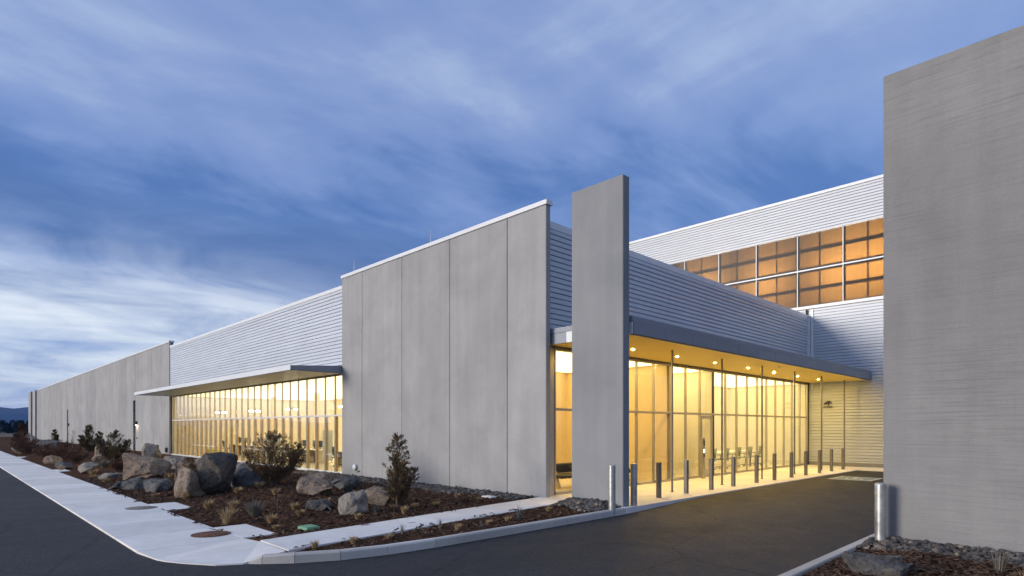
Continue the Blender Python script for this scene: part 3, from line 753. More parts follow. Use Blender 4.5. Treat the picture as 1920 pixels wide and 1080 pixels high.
for j in range(15):
    a0, a1 = R(150 + j * 15), R(165 + j * 15); quad((.02 + .28 * math.cos(a0), -.25 + .28 * math.sin(a0)), (.02 + .28 * math.cos(a1), -.25 + .28 * math.sin(a1)), .07)
quad((-.08, .38), (-.08, -.08), .09); quad((-.04, .14), (.18, .14), .07); quad((-.04, -.08), (.22, -.08), .08); quad((.22, -.06), (.34, -.42), .08)
k = 12; sy.add([(-.10 + .085 * math.cos(j * 2 * math.pi / k), .52 + .085 * math.sin(j * 2 * math.pi / k), .004) for j in range(k)], [tuple(range(k))])
sy.build('symbol', M_PAINTW, pm, fix=False)

# ================================================================== GRAVEL, MULCH CHIPS
def stones(name, label, region, n, smin, smax, seed, cut=None):
    r = random.Random(seed); m = MB()
    ico = [(0, 0, -1), (.72, -.53, -.45), (-.28, -.85, -.45), (-.89, 0, -.45), (-.28, .85, -.45), (.72, .53, -.45), (.28, -.85, .45), (-.72, -.53, .45), (-.72, .53, .45), (.28, .85, .45), (.89, 0, .45), (0, 0, 1)]
    tri = [(0, 1, 2), (1, 0, 5), (0, 2, 3), (0, 3, 4), (0, 4, 5), (1, 5, 10), (2, 1, 6), (3, 2, 7), (4, 3, 8), (5, 4, 9), (1, 10, 6), (2, 6, 7), (3, 7, 8), (4, 8, 9), (5, 9, 10), (6, 10, 11), (7, 6, 11), (8, 7, 11), (9, 8, 11), (10, 9, 11)]
    x0, x1, y0, y1, zf = region
    for i in range(n):
        x = r.uniform(x0, x1); y = r.uniform(y0, y1)
        if cut and not cut(x, y): continue
        s = r.uniform(smin, smax) * (.6 if r.random() < .4 else 1); a = r.uniform(0, 6.28); ca, sa = math.cos(a), math.sin(a)
        sx, sy_, sz = s * r.uniform(.8, 1.3), s * r.uniform(.6, 1.), s * r.uniform(.45, .8); z = zf(x, y) + sz * r.uniform(.0, .7)
        jit = [r.uniform(.78, 1.2) for _ in ico]
        vs = [(x + (p[0] * sx * ca - p[1] * sy_ * sa) * j, y + (p[0] * sx * sa + p[1] * sy_ * ca) * j, z + p[2] * sz * j) for p, j in zip(ico, jit)]
        m.add(vs, tri, min(1, max(0, r.gauss(.45, .28))))
    o = m.build(name, M_GRAV, None, tones=True, fix=False); tag(o, label, 'gravel', kind='stuff'); return o
edge = lambda x: 11.35 + .25 * math.sin(x * .9) + .2 * math.sin(x * 2.3)
stones('gravel', 'grey river gravel strip along the foot of the concrete wall', (-26, -11.75, 10.7, 12.42, lambda x, y: bed_z(x, y)), 6500, .035, .075, 3, lambda x, y: y > edge(x) - (.25 if x < -16 else 0) - .5 * smooth(-16, -23, x) and x < pl(y) - .05)
stones('gravel', 'grey river gravel heaped at the foot of the concrete fin', (-10.35, -8.68, 11.05, 12.33, lambda x, y: .13 + .10 * smooth(11.2, 12.2, y) * smooth(-8.7, -9.2, x)), 1500, .035, .070, 5, lambda x, y: x > pr(y) + .08 and y > 11.25 + .25 * math.sin(x * 5))
e2 = lambda x: 11.0 + .10 * math.sin(x * 2.1) + .06 * math.sin(x * 5.3) - .03 * x
stones('gravel', 'grey river gravel strip under the board-marked wall', (-3.03, 5.0, 10.4, 12.08, lambda x, y: .13 + .05 * smooth(11, 12, y)), 5200, .030, .065, 9, lambda x, y: y > e2(x))
def chips(region, n, seed, zf, ok):
    r = random.Random(seed); m = MB(); x0, x1, y0, y1 = region
    for i in range(n):
        x, y = r.uniform(x0, x1), r.uniform(y0, y1)
        if not ok(x, y): continue
        l, w = r.uniform(.03, .09), r.uniform(.010, .028); rot = Matrix.Rotation(r.uniform(0, 6.28), 3, 'Z') @ Matrix.Rotation(r.uniform(-.5, .5), 3, 'Y') @ Matrix.Rotation(r.uniform(-.6, .6), 3, 'X')
        c = Vector((x, y, zf(x, y) + r.uniform(.004, .02)))
        vs = [c + rot @ Vector(p) for p in ((-l, -w, 0), (l, -w * .6, .002), (l * .8, w, 0), (-l * .9, w * .7, .004), (0, 0, w * .7))]
        m.add(vs, [(0, 1, 4), (1, 2, 4), (2, 3, 4), (3, 0, 4)], r.random() ** 1.6)
    return m
def ok1(x, y):
    if y < 4.22: return False
    if -18.65 < x < -16.9 and y < 4.9: return False
    if -13.35 < x < -11.6 and y < 4.9: return False
    if x > -11.7 and pl(y) - .06 < x < pr(y) + .05: return False
    if x > -11.6 and y < 4.3: return False
    if x > -9.2 + max(0, (y - 4.2)) * .4 or x > -8.72: return False
    return not (y > edge(x) - .4 and x < -11.6)
tag(chips((-30, -8.7, 4.2, 11.6), 15000, 11, bed_z, ok1).build('mulch', M_CHIP, None, tones=True, fix=False), 'reddish brown bark mulch over the planting bed by the building', 'mulch', kind='stuff')
tag(chips((-3.0, 4.0, 8.0, 11.2), 6000, 12, bed2_z, lambda x, y: y < e2(x) + .1).build('mulch', M_CHIP, None, tones=True, fix=False), 'reddish brown bark mulch in front of the board-marked wall', 'mulch', kind='stuff')

def spill(x, y):
    if 4.05 < y < 4.19 and x < -11.7: return True
    return y > 4.2 and (pl(y) < x < pl(y) + .12 or pr(y) - .14 < x < pr(y))
sm = chips((-28, -9.3, 4.05, 11.8), 9000, 21, lambda x, y: .042 if x < -11.7 else .150, lambda x, y: spill(x, y) and mnoise.noise(Vector((x * 1.3, y * 1.3, 4))) > .05)
tag(sm.build('mulch', M_CHIP, None, tones=True, fix=False), 'stray bark chips spilled onto the edges of the paving', 'mulch', kind='stuff')
# ================================================================== BOULDERS
def boulder(label, x, y, dims, seed, mat, rz=0., sink=.12, zf=bed_z, flat=0.):
    r = random.Random(seed); bm = bmesh.new()
    sx, sy_, sz = (d / 2 for d in dims)
    for i in range(26):
        while True:
            v = Vector((r.uniform(-1, 1), r.uniform(-1, 1), r.uniform(-1, 1)))
            if .5 < v.length < 1.25: break
        v.z = max(-.9, min(.95 - flat, v.z)); bm.verts.new(v)
    res = bmesh.ops.convex_hull(bm, input=bm.verts)
    bmesh.ops.delete(bm, geom=[v for v in bm.verts if not v.link_faces], context='VERTS')
    lo = [min(v.co[i] for v in bm.verts) for i in range(3)]; hi = [max(v.co[i] for v in bm.verts) for i in range(3)]
    for v in bm.verts:
        for i, s in enumerate((sx, sy_, sz)): v.co[i] = ((v.co[i] - lo[i]) / (hi[i] - lo[i]) * 2 - 1) * s
    bmesh.ops.bevel(bm, geom=list(bm.edges), offset=.022 * max(dims), segments=1, affect='EDGES', profile=.5)
    bmesh.ops.triangulate(bm, faces=bm.faces)
    bmesh.ops.subdivide_edges(bm, edges=list(bm.edges), cuts=2, use_grid_fill=True)
    bm.normal_update()
    for v in bm.verts:
        n1 = mnoise.fractal(v.co * 2.2 + Vector((seed, 0, 0)), .9, 2.1, 4); n2 = mnoise.noise(v.co * 7 + Vector((0, seed, 0)))
        v.co += v.normal * (n1 * .075 + n2 * .022) * min(1.2, max(dims))
    bmesh.ops.recalc_face_normals(bm, faces=bm.faces)
    me = bpy.data.meshes.new('boulder'); bm.to_mesh(me); bm.free(); me.materials.append(mat)
    z = zf(x, y)
    o = link('boulder', me, None, (x, y, z + sz - sink * dims[2]), (0, 0, rz)); tag(o, label, 'boulder', 'boulders in the planting bed'); return o
BOULD = [
 ('biggest dark boulder standing upright in front of the window wall', -19.1, 6.15, (.98, 1.05, 1.42), 4, M_RDARK, .6, .10),
 ('pale pinkish boulder leaning against the left side of the biggest dark boulder', -19.3, 5.42, (.98, .80, .98), 9, M_RPINK, .3, .12),
 ('large flat-topped pink and grey boulder left of the biggest boulder', -26.9, 6.1, (1.75, 1.3, 1.15), 14, M_RPINK, .9, .12),
 ('rounded grey boulder peeking over the large pink boulder', -36.0, 8.3, (1.0, 1.0, 1.15), 21, M_RGREY, .2, .10),
 ('low tan rock in the lamplight close to the window wall', -30.1, 7.9, (1.25, .9, .72), 22, M_RGREY, .5, .2),
 ('second low tan rock near the glass, right of the lamplit one', -27.7, 7.9, (1.35, 1.0, .78), 23, M_RPINK, .1, .2),
 ('long flat blue-grey slab lying left below the biggest boulder', -23.6, 4.75, (1.25, .6, .42), 31, M_RBLUE, .85, .2),
 ('knobbly blue-grey rock just left of the biggest boulder', -22.0, 5.2, (1.25, .75, .52), 35, M_RBLUE, .5, .2),
 ('dark wedge-shaped rock right of the biggest boulder', -19.3, 7.05, (.85, .8, .72), 41, M_RBLUE, .2, .15),
 ('pale tan rock between the wedge rock and the glass', -24.2, 8.7, (.9, .8, .75), 43, M_RGREY, .2, .2),
 ('flat pinkish ledge rock behind the wide juniper bush', -17.8, 8.75, (1.1, .75, .56), 47, M_RPINK, .3, .2),
 ('long rusty brown boulder right of the wide juniper bush', -15.5, 7.55, (1.15, .75, .52), 53, M_RPINK, .75, .15),
 ('bluish rounded rock beside the clump of blue-green grass', -16.3, 8.85, (.9, .65, .50), 55, M_RBLUE, .4, .15),
 ('small dark blue rock half buried below the rusty boulder', -13.5, 6.65, (.68, .42, .32), 58, M_RBLUE, .8, .2),
 ('pale speckled triangular boulder in front of the slender juniper', -12.55, 7.05, (.80, .62, .66), 66, M_RGREY, .55, .12),
 ('brownish boulder behind the pale triangular one', -13.35, 8.25, (.72, .6, .58), 71, M_RPINK, .2, .14),
 ('upright pinkish boulder left of the round dark shrub', -38.3, 6.5, (1.05, .95, 1.2), 75, M_RPINK, .2, .12),
 ('pale long slab at the foot of the large pink boulder', -28.5, 5.1, (.95, .5, .32), 78, M_RGREY, .85, .25),
 ('grey rock beside the pinkish upright boulder', -33.0, 5.0, (.85, .7, .6), 80, M_RGREY, .4, .15),
 ('dark blue rock near the sidewalk, left of the middle shrubs', -37.4, 4.7, (1.0, .7, .5), 83, M_RBLUE, .4, .15),
 ('orange-pink rock just behind the dark blue sidewalk rock', -43.8, 4.9, (1.0, .8, .58), 85, M_RPINK, .6, .15),
 ('broad grey rock in the middle of the far bed', -66.0, 7.0, (2.5, 1.4, 1.0), 88, M_RBLUE, .3, .15),
 ('low pinkish rock at the far end of the bed', -61.4, 5.2, (1.7, 1.2, .8), 91, M_RPINK, .5, .15),
 ('farthest grey rock near the end of the concrete wall', -95.0, 8.4, (2.2, 1.6, 1.1), 93, M_RGREY, .2, .15),
]
for i, a in enumerate(BOULD): boulder(*a)
boulder('blue and pink boulder in the foreground mulch by the kerb', -2.22, 9.05, (.85, .55, .34), 103, M_RBLUE, .35, .2, bed2_z)

# ================================================================== PLANTS
def leaf(m, c, d, l, w, tone, r):
    s = d.cross(Vector((r.uniform(-1, 1), r.uniform(-1, 1), r.uniform(-1, 1)))); 
    if s.length < .01: return
    s = s.normalized() * w; m.add([c - s * .5, c + d * l * .55 - s, c + d * l, c + d * l * .5 + s], [(0, 1, 2, 3)], tone)
def juniper(label, x, y, h, w, seed, mat, nl, leaders=3, lsz=.10, zf=bed_z, group='junipers and shrubs', twiggy=0., cat='shrub', z=None, name='juniper_shrub', lean=.0):
    r = random.Random(seed); t = empty(name, label, cat, (x, y, zf(x, y) - .02 if z is None else z), 0, group)
    tr = MB(); cr = MB()
    heads = [(Vector((0, 0, 0)), h, w)] + [(Vector((math.cos(a) * w * .28, math.sin(a) * w * .28, 0)), h * r.uniform(.5, .78), w * .62) for a in [r.uniform(0, 6.28) + j * 6.28 / max(1, leaders) for j in range(leaders)]]
    tot = sum(q[1] * q[2] for q in heads)
    for (o, hh, ww_) in heads:
        top = o * 1.5 + Vector((r.uniform(-.05, .05) * hh, r.uniform(-.05, .05) * hh, hh)); mid = o * 1.15 + Vector((r.uniform(-.04, .04), r.uniform(-.04, .04), hh * .45))
        tr.tube([(0, 0, -.05), tuple(mid * .35), tuple(mid), tuple(top * .99)], [.030 * h, .022 * h, .014 * h, .002], 6)
        nb = int(26 + 60 * hh * ww_ / tot); n_leaf = int(nl * hh * ww_ / tot / nb)
        for b in range(nb):
            f = (b + r.random()) / nb; f = .05 + .93 * f ** 1.1
            p0 = (mid * (f / .45) if f < .45 else mid + (top - mid) * ((f - .45) / .55))
            prof = (1 - f) ** .75 * (.55 + .45 * min(1, f / .22)); a = r.uniform(0, 6.28); L = ww_ * .5 * prof * r.uniform(.4, 1.4) + .06 * ww_
            up = r.uniform(.5, 1.5); d = Vector((math.cos(a), math.sin(a), up)).normalized(); p1 = p0 + d * L + Vector((0, 0, .10 * L)); pm_ = (p0 + p1) / 2 - Vector((0, 0, .05 * L))
            if r.random() < .5 + twiggy: tr.tube([p0, pm_, p1], [.0045 * h, .003 * h, .0012 * h], 4, False)
            shade = r.uniform(.0, .55)
            for q in range(n_leaf):
                s_ = r.random() ** .6; c = p0 + (p1 - p0) * s_ + Vector((r.gauss(0, 1), r.gauss(0, 1), r.gauss(0, .8))) * (.034 * ww_ * (.35 + .65 * (1 - s_)) + .008)
                dd = (d + Vector((r.uniform(-.7, .7), r.uniform(-.7, .7), r.uniform(-.2, .9)))).normalized()
                leaf(cr, c, dd, lsz * r.uniform(.6, 1.3), lsz * .14, min(1, shade + r.random() * .45), r)
    tr.build('trunk', M_BARK, t, fix=False); cr.build('crown', mat, t, tones=True, fix=False); return t
juniper('slender brown-green juniper standing before the concrete wall panels', -12.85, 8.45, 1.80, 1.05, 4, M_JUN, 6500, 4, .075, twiggy=.5)
juniper('wide dark juniper bush in front of the lit window wall', -19.2, 7.85, 1.62, 1.95, 8, M_JUN, 8000, 6, .080, twiggy=.5)
juniper('round dark spiky shrub left of the large pink boulder', -36.0, 6.55, 1.62, 1.5, 15, M_JUNG, 5500, 5, .10, twiggy=.3)
juniper('dark green pointed juniper beyond the pinkish upright boulder', -51.5, 7.9, 1.95, 1.4, 19, M_JUNG, 4500, 3, .13)
juniper('small pointed conifer before the far wall, left of the bare sapling', -66.8, 7.6, 1.65, .95, 25, M_JUNG, 2600, 2, .13)
juniper('reddish twiggy shrub below the small pointed conifer', -44.8, 5.6, .98, 1.7, 27, M_RUST, 3600, 6, .10, twiggy=.5)
juniper('rust-coloured conifer near the far end of the bed', -70.0, 5.6, 2.3, 1.5, 29, M_RUST, 3000, 2, .16, twiggy=.4)
juniper('low reddish shrub at the far left edge of the bed', -58.5, 4.9, 1.2, 2.0, 33, M_RUST, 3000, 5, .13, twiggy=.5)
juniper('tiny dark shrub below the far door', -72.0, 10.5, .8, .9, 36, M_JUNG, 1500, 2, .12)
juniper('low brown brush between the grey rock and the round spiky shrub', -31.0, 5.9, .55, .9, 51, M_RUST, 1800, 4, .08, twiggy=.5)
juniper('straggly brown bush behind the knobbly blue-grey rock', -24.6, 6.9, .75, 1.0, 52, M_JUN, 2200, 4, .08, twiggy=.6)
juniper('low brown brush right of the orange-pink rock', -40.5, 5.6, .7, 1.3, 53, M_RUST, 2000, 5, .09, twiggy=.5)
juniper('low rusty brush left of the dark blue sidewalk rock', -49.0, 5.2, .8, 1.6, 54, M_RUST, 2000, 5, .1, twiggy=.5)
def sapling(label, x, y, h, w, seed, nb=16, mat=M_TWIG, zf=bed_z, cat='sapling', name='bare_sapling', th=.012):
    r = random.Random(seed); t = empty(name, label, cat, (x, y, zf(x, y) - .02)); st = MB(); tw = MB()
    st.tube([(0, 0, 0), (.02 * h, .01, h * .5), (-.01 * h, .02, h)], [th * h, th * .7 * h, .002 * h], 6)
    for b in range(nb):
        f = r.uniform(.15, .95); a = r.uniform(0, 6.28); L = w * (1 - f * .7) * r.uniform(.5, 1); p0 = Vector((.02 * h * f, .01 * f, h * f)); d = Vector((math.cos(a) * .7, math.sin(a) * .7, .8)).normalized()
        p1 = p0 + d * L * .5; p2 = p1 + (d + Vector((r.uniform(-.3, .3), r.uniform(-.3, .3), .25))).normalized() * L * .5
        tw.tube([p0, p1, p2], [th * .45 * h, th * .3 * h, .001 * h], 4, False)
        for k in range(2):
            q = p0 + (p1 - p0) * r.uniform(.3, 1); e = (d + Vector((r.uniform(-.8, .8), r.uniform(-.8, .8), r.uniform(-.2, .6)))).normalized(); tw.tube([q, q + e * L * .35], [th * .25 * h, .001 * h], 3, False)
    st.build('stem', mat, t, fix=False); tw.build('twigs', mat, t, fix=False); return t
sapling('bare reddish sapling between the pointed conifer and the far door', -62.0, 8.3, 1.6, 1.2, 3, 22, M_TWIG, th=.008)
sapling('leafless pale twig plant right of the grey sage clump', -14.3, 5.95, .55, .40, 5, 12)
def tuft(label, x, y, h, w, seed, mat, n=90, zf=bed_z, lean=(0, 0), name='grass_tuft', cat='grass', grp='straw grass tufts in the bed', bw=.006, z=None):
    r = random.Random(seed); m = MB()
    for i in range(n):
        a = r.uniform(0, 6.28); rad = w * .16 * math.sqrt(r.random()); p = Vector((math.cos(a) * rad, math.sin(a) * rad, -.01))
        d = Vector((math.cos(a) * r.uniform(.05, .6) * w / h + lean[0], math.sin(a) * r.uniform(.05, .6) * w / h + lean[1], 1)).normalized(); L = h * r.uniform(.55, 1.08)
        b = r.uniform(.05, .35); q1 = p + d * L * .55; q2 = p + d * L * .92 + Vector((math.cos(a) * b * L + lean[0] * L * .5, math.sin(a) * b * L + lean[1] * L * .5, -.15 * b * L))
        s = Vector((-math.sin(a), math.cos(a), 0)) * bw * r.uniform(.6, 1.2)
        m.add([p - s, p + s, q1 + s * .9, q1 - s * .9, q2], [(0, 1, 2, 3), (3, 2, 4)], min(1, r.random() * .6 + (i % 7) * .06))
    o = m.build(name, mat, None, tones=True, fix=False); o.location = (x, y, zf(x, y) if z is None else z); tag(o, label, cat, grp); return o
TUFTS = [
 ('tall straw grass tuft by the sidewalk, nearest to the concrete pad', -13.6, 4.55, 0.46, 0.36), ('wind-bent straw tuft in front of the biggest boulder', -16.3, 5, 0.32, 0.36),
 ('short straw tuft right of the farther sidewalk pad', -18.9, 5.2, 0.22, 0.42), ('small straw tuft below the dark wedge rock', -15.8, 5.45, 0.26, 0.38),
 ('leaning straw tuft below the grey sage clump', -12.8, 5.2, 0.26, 0.32), ('short straw tuft left of the small dark blue rock', -13.9, 6.2, 0.22, 0.28),
 ('straw tuft between the blue rock and the pale triangular boulder', -13.7, 6.95, 0.26, 0.26), ('small golden tuft above the green utility box', -13.05, 5.95, 0.22, 0.24),
 ('straw tuft in front of the pale triangular boulder', -11.6, 6.6, 0.17, 0.24), ('upright straw tuft at the path below the slender juniper', -11.5, 7.75, 0.24, 0.2),
 ('straw tuft beside the path, right of the slender juniper', -12.1, 9.1, 0.18, 0.24), ('low straw tuft near the drain box', -12.15, 10.6, 0.18, 0.26),
 ('golden tuft in front of the blue-grey slab', -24.4, 5.3, 0.24, 0.36), ('golden tuft at the knobbly blue-grey rock', -24.6, 4.8, 0.22, 0.3),
 ('golden tuft near the sidewalk by the far dark blue rock', -36.7, 4.45, 0.28, 0.45), ('pale tuft at the foot of the long pale slab', -32, 5, 0.36, 0.6),
 ('low straw tuft between the pads', -20.6, 4.8, 0.16, 0.45), ('straw tuft left of the long rusty boulder', -16.2, 6.7, 0.24, 0.34),
 ('faded tuft near the far sidewalk pad', -30, 4.7, 0.2, 0.4), ('pale tuft right of the wedge rock', -17.9, 6.3, 0.26, 0.36),
 ('straw tuft at the foot of the flat ledge rock', -17.2, 8.0, .25, .34), ('small straw tuft left of the drain box', -13.2, 10.7, .18, .26), ('straw tuft between wedge rock and wide juniper', -18.4, 7.1, .26, .36),
 ('golden tuft beside the sidewalk, halfway to the first far pad', -27.4, 4.7, .22, .4), ('straw tuft close to the green utility box', -12.1, 5.0, .14, .18), ('straw tuft behind the pale triangular boulder', -12.2, 7.9, .22, .24),
 ('faded tuft under the slender juniper', -12.3, 8.6, .16, .3), ('straw tuft by the orange-pink rock', -42.0, 4.9, .3, .5), ('straw tuft in front of the upright pinkish boulder', -37.0, 5.6, .34, .5), ('straw tuft right of the large pink boulder', -25.2, 6.4, .3, .4),
]
for i, (lb, x, y, h, w) in enumerate(TUFTS): tuft(lb, x, y, h, w, 200 + i, M_STRAW, 160 if x > -20 else 110, lean=((.25, -.1) if i % 3 == 1 else (0, 0)))
kz = lambda x, y: .12
for i, (lb, x, y, h, w) in enumerate((('bushy straw tuft on the kerb strip nearest the corner', -9.30, 4.50, .20, .16), ('taller straw tuft on the kerb strip, second from the corner', -9.18, 5.15, .20, .18), ('small straw tuft on the kerb strip, third from the corner', -9.25, 5.9, .13, .20),
        ('straw tuft on the kerb strip, fourth from the corner', -9.05, 7.35, .18, .2), ('straw tuft on the kerb strip left of the drooping plant', -9.15, 8.8, .17, .22), ('faded tuft on the kerb strip, halfway to the fin', -9.2, 8.3, .13, .2), ('faded tuft on the kerb strip close to the fin gravel', -9.6, 10.6, .16, .22))):
    tuft(lb, x, y, h, w, 240 + i, M_STRAW, 100, zf=kz, grp='straw grass tufts on the kerb strip')
tuft('thin reedy plant on the kerb strip, nearer the corner', -9.42, 6.3, .32, .10, 260, M_SAGE, 14, zf=kz, name='reed_plant', cat='plant', grp='thin plants on the kerb strip')
tuft('thin reedy plant on the kerb strip, middle one', -9.32, 7.12, .30, .16, 261, M_SAGE, 20, zf=kz, name='reed_plant', cat='plant', grp='thin plants on the kerb strip')
tuft('thin drooping plant on the kerb strip before the fin', -9.1, 9.1, .48, .28, 262, M_BLUEG, 22, zf=kz, name='reed_plant', cat='plant', grp='thin plants on the kerb strip', lean=(-.15, 0))
tuft('small dark sprig on the kerb strip near the middle', -8.9, 7.8, .16, .2, 263, M_BLUEG, 22, zf=kz, name='reed_plant', cat='plant', grp='thin plants on the kerb strip')
tuft('rounded grey sage clump near the corner of the bed', -14.0, 5.3, .46, .52, 270, M_SAGE, 260, name='sage_clump', cat='shrub', grp='sage')
tuft('upright blue-green grass clump beside the bluish rock', -15.1, 8.3, .55, .36, 271, M_BLUEG, 200, name='grass_clump', cat='grass', grp='blue grass')
tuft('grey grass clump right of the pale triangular boulder', -12.05, 7.35, .26, .22, 272, M_BLUEG, 90, name='grass_clump', cat='grass', grp='blue grass')
tuft('thin green sprigs at the foot of the wall panels', -13.9, 11.35, .38, .22, 273, M_BLUEG, 24, name='reed_plant', cat='plant', grp='sprigs')
tuft('pale sage clump before the upright pinkish boulder', -34.6, 5.9, .5, .8, 274, M_SAGE, 220, name='sage_clump', cat='shrub', grp='sage', bw=.012)
tuft('tall thin dry stalks in the gravel by the board-marked wall', -1.12, 10.35, .55, .42, 275, M_SAGE, 16, zf=bed2_z, bw=.003, name='dry_stalks', cat='plant', grp='stalks')
tuft('low dry stalks at the right edge before the board-marked wall', -.78, 10.0, .3, .35, 276, M_STRAW, 30, zf=bed2_z, bw=.003, name='dry_stalks', cat='plant', grp='stalks')

# ================================================================== FURNITURE BEHIND THE GLASS
def chair(label, x, y, rz, group, fab=M_FABR):
    c = empty('office_chair', label, 'chair', (x, y, FZ), rz, group)
    MB().box(-.24, .24, -.24, .24, .43, .50, c=.02).build('seat', fab, c)
    m = MB(); k = 8
    vs = []
    for z, o in ((.58, .235), (.80, .27), (1.02, .30)):
        for j in range(k + 1):
            a = -1 + 2 * j / k; vs.append((a * .23, o - .05 * a * a, z))
    n0 = len(vs); vs += [(p[0], p[1] + .03, p[2]) for p in vs]
    fs = [(i * (k + 1) + j, i * (k + 1) + j + 1, (i + 1) * (k + 1) + j + 1, (i + 1) * (k + 1) + j) for i in range(2) for j in range(k)]
    m.add(vs, fs + [tuple(n0 + q for q in reversed(f)) for f in fs], .5, True)
    b1 = list(range(k + 1)); t1 = [2 * (k + 1) + j for j in range(k + 1)]
    m.f += [(a, n0 + a, n0 + b, b) for a, b in list(zip(b1[:-1], b1[1:])) + list(zip(t1[:-1], t1[1:]))] ; m.t += [.5] * (2 * k); m.sm += [False] * (2 * k)
    m.build('backrest', fab, c)
    MB().tube([(0, .2, .45), (0, .29, .55), (0, .29, .8)], .018, 6).build('back_stem', M_DARK, c)
    for s in (-1, 1): MB().tube([(s * .25, .05, .46), (s * .29, .05, .66)], .015, 6).box(s * .29 - .03, s * .29 + .03, -.12, .14, .66, .69).build('armrest', M_DARK, c)
    MB().tube([(0, 0, .10), (0, 0, .43)], .025, 8).build('column', M_DARK, c)
    for j in range(5):
        a = j * 2 * math.pi / 5; l = MB().tube([(0, 0, .11), (.28 * math.cos(a), .28 * math.sin(a), .075)], [.022, .016], 6).build('leg', M_DARK, c)
        MB().lathe([(.0, .0), (.028, .012), (.028, .045), (0, .06)], (.28 * math.cos(a), .28 * math.sin(a)), 8).build('castor', M_BLACK, l)
    return c
c0 = chair('grey-green conference chair behind the lobby glass, nearest the door', -13.35, 27.3, R(-90), 'conference chairs behind the lobby glass')
for lb, y in (('grey-green conference chair behind the lobby glass, second from the door', 28.6), ('grey-green conference chair behind the lobby glass, third from the door', 29.9), ('grey-green conference chair behind the lobby glass, farthest from the door', 31.2), ('grey-green conference chair at the near end of the conference table', 26.0)):
    c = copy_tree(c0); c.location = (-13.35, y, FZ); c['label'] = lb
tb = empty('conference_table', 'long white conference table behind the row of grey-green chairs', 'table', (-14.3, 28.8, FZ))
MB().box(-.5, .5, -3.2, 3.2, .71, .745, c=.008).build('tabletop', M_WHITE, tb)
for sx in (-.4, .4):
    for sy_ in (-2.9, 2.9): MB().box(sx - .03, sx + .03, sy_ - .03, sy_ + .03, 0, .71).build('leg', M_DARK, tb)
# lobby bench
bn = empty('lobby_bench', 'long dark upholstered bench with wooden frame behind the lobby glass', 'bench', (-12.75, 16.3, FZ))
MB().box(-.30, .30, -1.9, 2.4, .34, .46, c=.03).build('seat', M_DARK, bn)
MB().box(-.36, -.27, -1.9, 2.4, .47, .80, c=.03).build('backrest', M_DARK, bn)
for y in (-1.75, .2, 2.2):
    MB().add([(-.34, y - .04, .82), (-.22, y - .04, .82), (.12, y - .04, .0), (0, y - .04, 0), (-.34, y + .04, .82), (-.22, y + .04, .82), (.12, y + .04, .0), (0, y + .04, 0)], [(0, 1, 2, 3), (7, 6, 5, 4), (0, 4, 5, 1), (1, 5, 6, 2), (2, 6, 7, 3), (3, 7, 4, 0)]).build('leg', M_WOODP, bn)
# office desks, monitors, chairs
def desk(label, x, y, w, group='office desks'):
    d = empty('office_desk', label, 'desk', (x, y, FZ), 0, group)
    MB().box(-w / 2, w / 2, -.38, .38, .72, .755, c=.006).build('desktop', M_WHITE, d)
    MB().box(-w / 2 + .05, w / 2 - .05, .33, .36, .25, .71).build('modesty_panel', M_WOODP, d)
    for s in (-1, 1): MB().box(s * (w / 2 - .08) - .03, s * (w / 2 - .08) + .03, -.33, .32, 0, .72).build('leg', M_ALU, d)
    MB().box(w / 2 - .62, w / 2 - .18, -.30, .30, .04, .60, c=.006).build('drawer_pedestal', M_DARK, d)
    return d
def monitor(label, x, y, rz, group='office monitors'):
    m = empty('monitor', label, 'monitor', (x, y, FZ + .756), rz, group)
    MB().box(-.29, .29, -.02, .02, .14, .50, c=.008).build('screen', M_SCREEN, m)
    MB().box(-.03, .03, .0, .05, .01, .30).build('neck', M_DARK, m); MB().box(-.12, .12, -.08, .10, 0, .012).build('foot', M_DARK, m)
    return m
DX = [(-25.0, 15.5), (-27.9, 15.5), (-31.8, 15.5), (-33.7, 15.5), (-39.4, 15.9), (-41.5, 15.9), (-43.6, 15.9), (-46.4, 16.3)]
oc = None
for k, (x, y) in enumerate(DX):
    o = ORD[k]
    desk(f'white office desk, {o} from the concrete block along the window wall', x, y, 1.7)
    for j, dx in enumerate((-.42, .30)):
        monitor(f'dark monitor, {("left", "right")[j]} one on the {o} desk from the concrete block', x + dx, y + .08, R(180 + (8 if j else -8)))
    lb = f'dark office chair at the {o} desk from the concrete block'
    if oc is None: oc = chair(lb, x - .1, y - .75, R(180 + 15), 'office chairs along the window wall', M_SCREEN)
    else:
        c = copy_tree(oc); c.location = (x - .1 + .2 * (k % 2), y - .75, FZ); c.rotation_euler = (0, 0, R(150 + 37 * k % 70)); c['label'] = lb
wbd = empty('whiteboard', 'tall pale green rolling whiteboard in the office near the concrete block', 'whiteboard', (-29.9, 15.2, FZ))
MB().box(-.55, .55, -.02, .02, .20, 1.85, c=.008).build('board', M_GREYW, wbd)
for s in (-1, 1): MB().tube([(s * .45, -.3, .05), (s * .45, 0, .12), (s * .45, .3, .05)], .02, 6).tube([(s * .45, 0, .1), (s * .45, 0, .25)], .02, 6).build('foot', M_ALU, wbd)
for k, (x, lb) in enumerate(((-35.6, 'pale blue-grey privacy screen, nearer one of the office pair'), (-36.8, 'pale blue-grey privacy screen, farther one of the office pair'))):
    s = empty('privacy_screen', lb, 'screen', (x, 14.8, FZ), 0, 'privacy screens')
    MB().box(-.5, .5, -.03, .03, .05, 1.60, c=.01).build('panel', simple('screen_fabric', (.42, .46, .48), .9) if k == 0 else MATS['screen_fabric'], s)
    MB().box(-.5, .5, -.16, .16, 0, .049).build('foot', M_ALU, s)
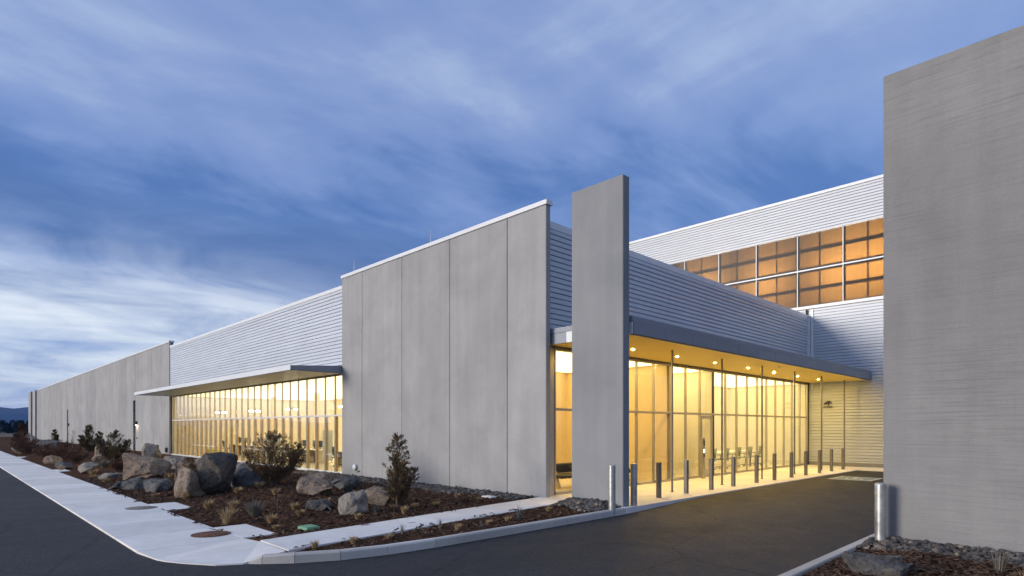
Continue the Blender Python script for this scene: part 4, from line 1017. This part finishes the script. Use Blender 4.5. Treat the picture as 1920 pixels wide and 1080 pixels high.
for k, (x, lb) in enumerate(((-44.9, 'lime green low stool at the far end of the office, nearer one'), (-45.9, 'lime green low stool at the far end of the office, farther one'))):
    s = empty('stool', lb, 'stool', (x, 14.2, FZ), 0, 'lime stools')
    MB().lathe([(.0, .06), (.30, .06), (.32, .10), (.32, .42), (.29, .46), (0, .465)], (0, 0), 18).build('cushion', M_LIME, s); MB().lathe([(.25, 0), (.25, .059)], (0, 0), 18).build('base', M_DARK, s)

# ================================================================== BACKDROP
def ridge(name, label, pts, depth, mat):
    m = MB(); r = random.Random(5); n = len(pts)
    rows = []
    for j, (fy, fz) in enumerate(((0, 0), (.25, .55), (.5, 1.0), (.8, .6), (1, 0))):
        rows.append([Vector((x - dx * depth * fy, y - dy * depth * fy, -.4 + h * fz * (1 + (.12 * mnoise.noise(Vector((x * .004, y * .004, j))) if 0 < j < 4 else 0)))) for (x, y, h, dx, dy) in pts])
    for row in rows: m.v += [tuple(v) for v in row]
    for j in range(4):
        for i in range(n - 1): m.f.append((j * n + i, j * n + i + 1, (j + 1) * n + i + 1, (j + 1) * n + i)); m.t.append(.5); m.sm.append(True)
    return tag(m.build(name, mat), label, None, kind='structure')
hp = []
for k in range(61):
    y = -2600 + k * 90; x = -3300 + 120 * math.sin(k * .3)
    h = 78 * math.exp(-((y - 360) / 420) ** 2) + 40 * math.exp(-((y + 900) / 700) ** 2) + 34 + 8 * math.sin(k * 1.3) + 5 * math.sin(k * 2.9)
    hp.append((x, y, h, 1, 0))
ridge('hill', None, hp, 1200, M_HILL)
hp = [(-2600 + k * 110, -2900 + 90 * math.sin(k * .4), 70 + 22 * math.sin(k * .55) + 9 * math.sin(k * 1.7), 0, 1) for k in range(56)]
ridge('hill', None, hp, 1200, M_HILL)
# far wood on the plain, one mass
r = random.Random(77); fw = MB()
for i in range(190):
    t = r.random(); x = -300 - 90 * r.random(); y = -60 + 150 * t; hh = r.uniform(2.6, 4.6) * (1.25 if y > 22 else (.65 if 10 < y < 22 else 1.05)); ww_ = hh * r.uniform(.45, .7)
    for q in range(320):
        f = r.random() ** .8; a = r.uniform(0, 6.28); rr = ww_ * .5 * (1 - f) ** .7 * math.sqrt(r.random()); c = Vector((x + math.cos(a) * rr, y + math.sin(a) * rr, hh * f - .2))
        leaf(fw, c, Vector((math.cos(a), math.sin(a), r.uniform(-.3, .6))).normalized(), r.uniform(.5, 1.1), r.uniform(.18, .35), r.random(), r)
tag(fw.build('far_wood', M_DTREE, None, tones=True, fix=False), 'dark band of distant trees below the blue hill', 'woods', kind='stuff')
# two pines across the road, seen mirrored in the office glass
juniper('tall pine across the road, mirrored in the window wall, left one', -104, -30, 9.2, 4.6, 61, M_DTREE, 6000, 0, .45, zf=lambda x, y: -.28, group='pines across the road', cat='tree', name='pine_tree')
juniper('tall pine across the road, mirrored in the window wall, right one', -99, -32, 8.4, 4.2, 62, M_DTREE, 6000, 0, .45, zf=lambda x, y: -.28, group='pines across the road', cat='tree', name='pine_tree')

# evening air between here and the hill
hz = MB().box(-5150, 4150, -4150, 4150, -1.3, 230).build('haze', None); tag(hz, 'thin blue evening haze over the plain', 'haze', kind='stuff')
hm = bpy.data.materials.new('evening_air'); hm.use_nodes = True; hn = hm.node_tree.nodes; hn.remove(hn['Principled BSDF'])
pvn = hn.new('ShaderNodeVolumePrincipled'); pvn.inputs['Density'].default_value = 8e-5; pvn.inputs['Color'].default_value = (.10, .36, 1, 1)
hm.node_tree.links.new(pvn.outputs[0], hn['Material Output'].inputs['Volume']); hz.data.materials.append(hm)
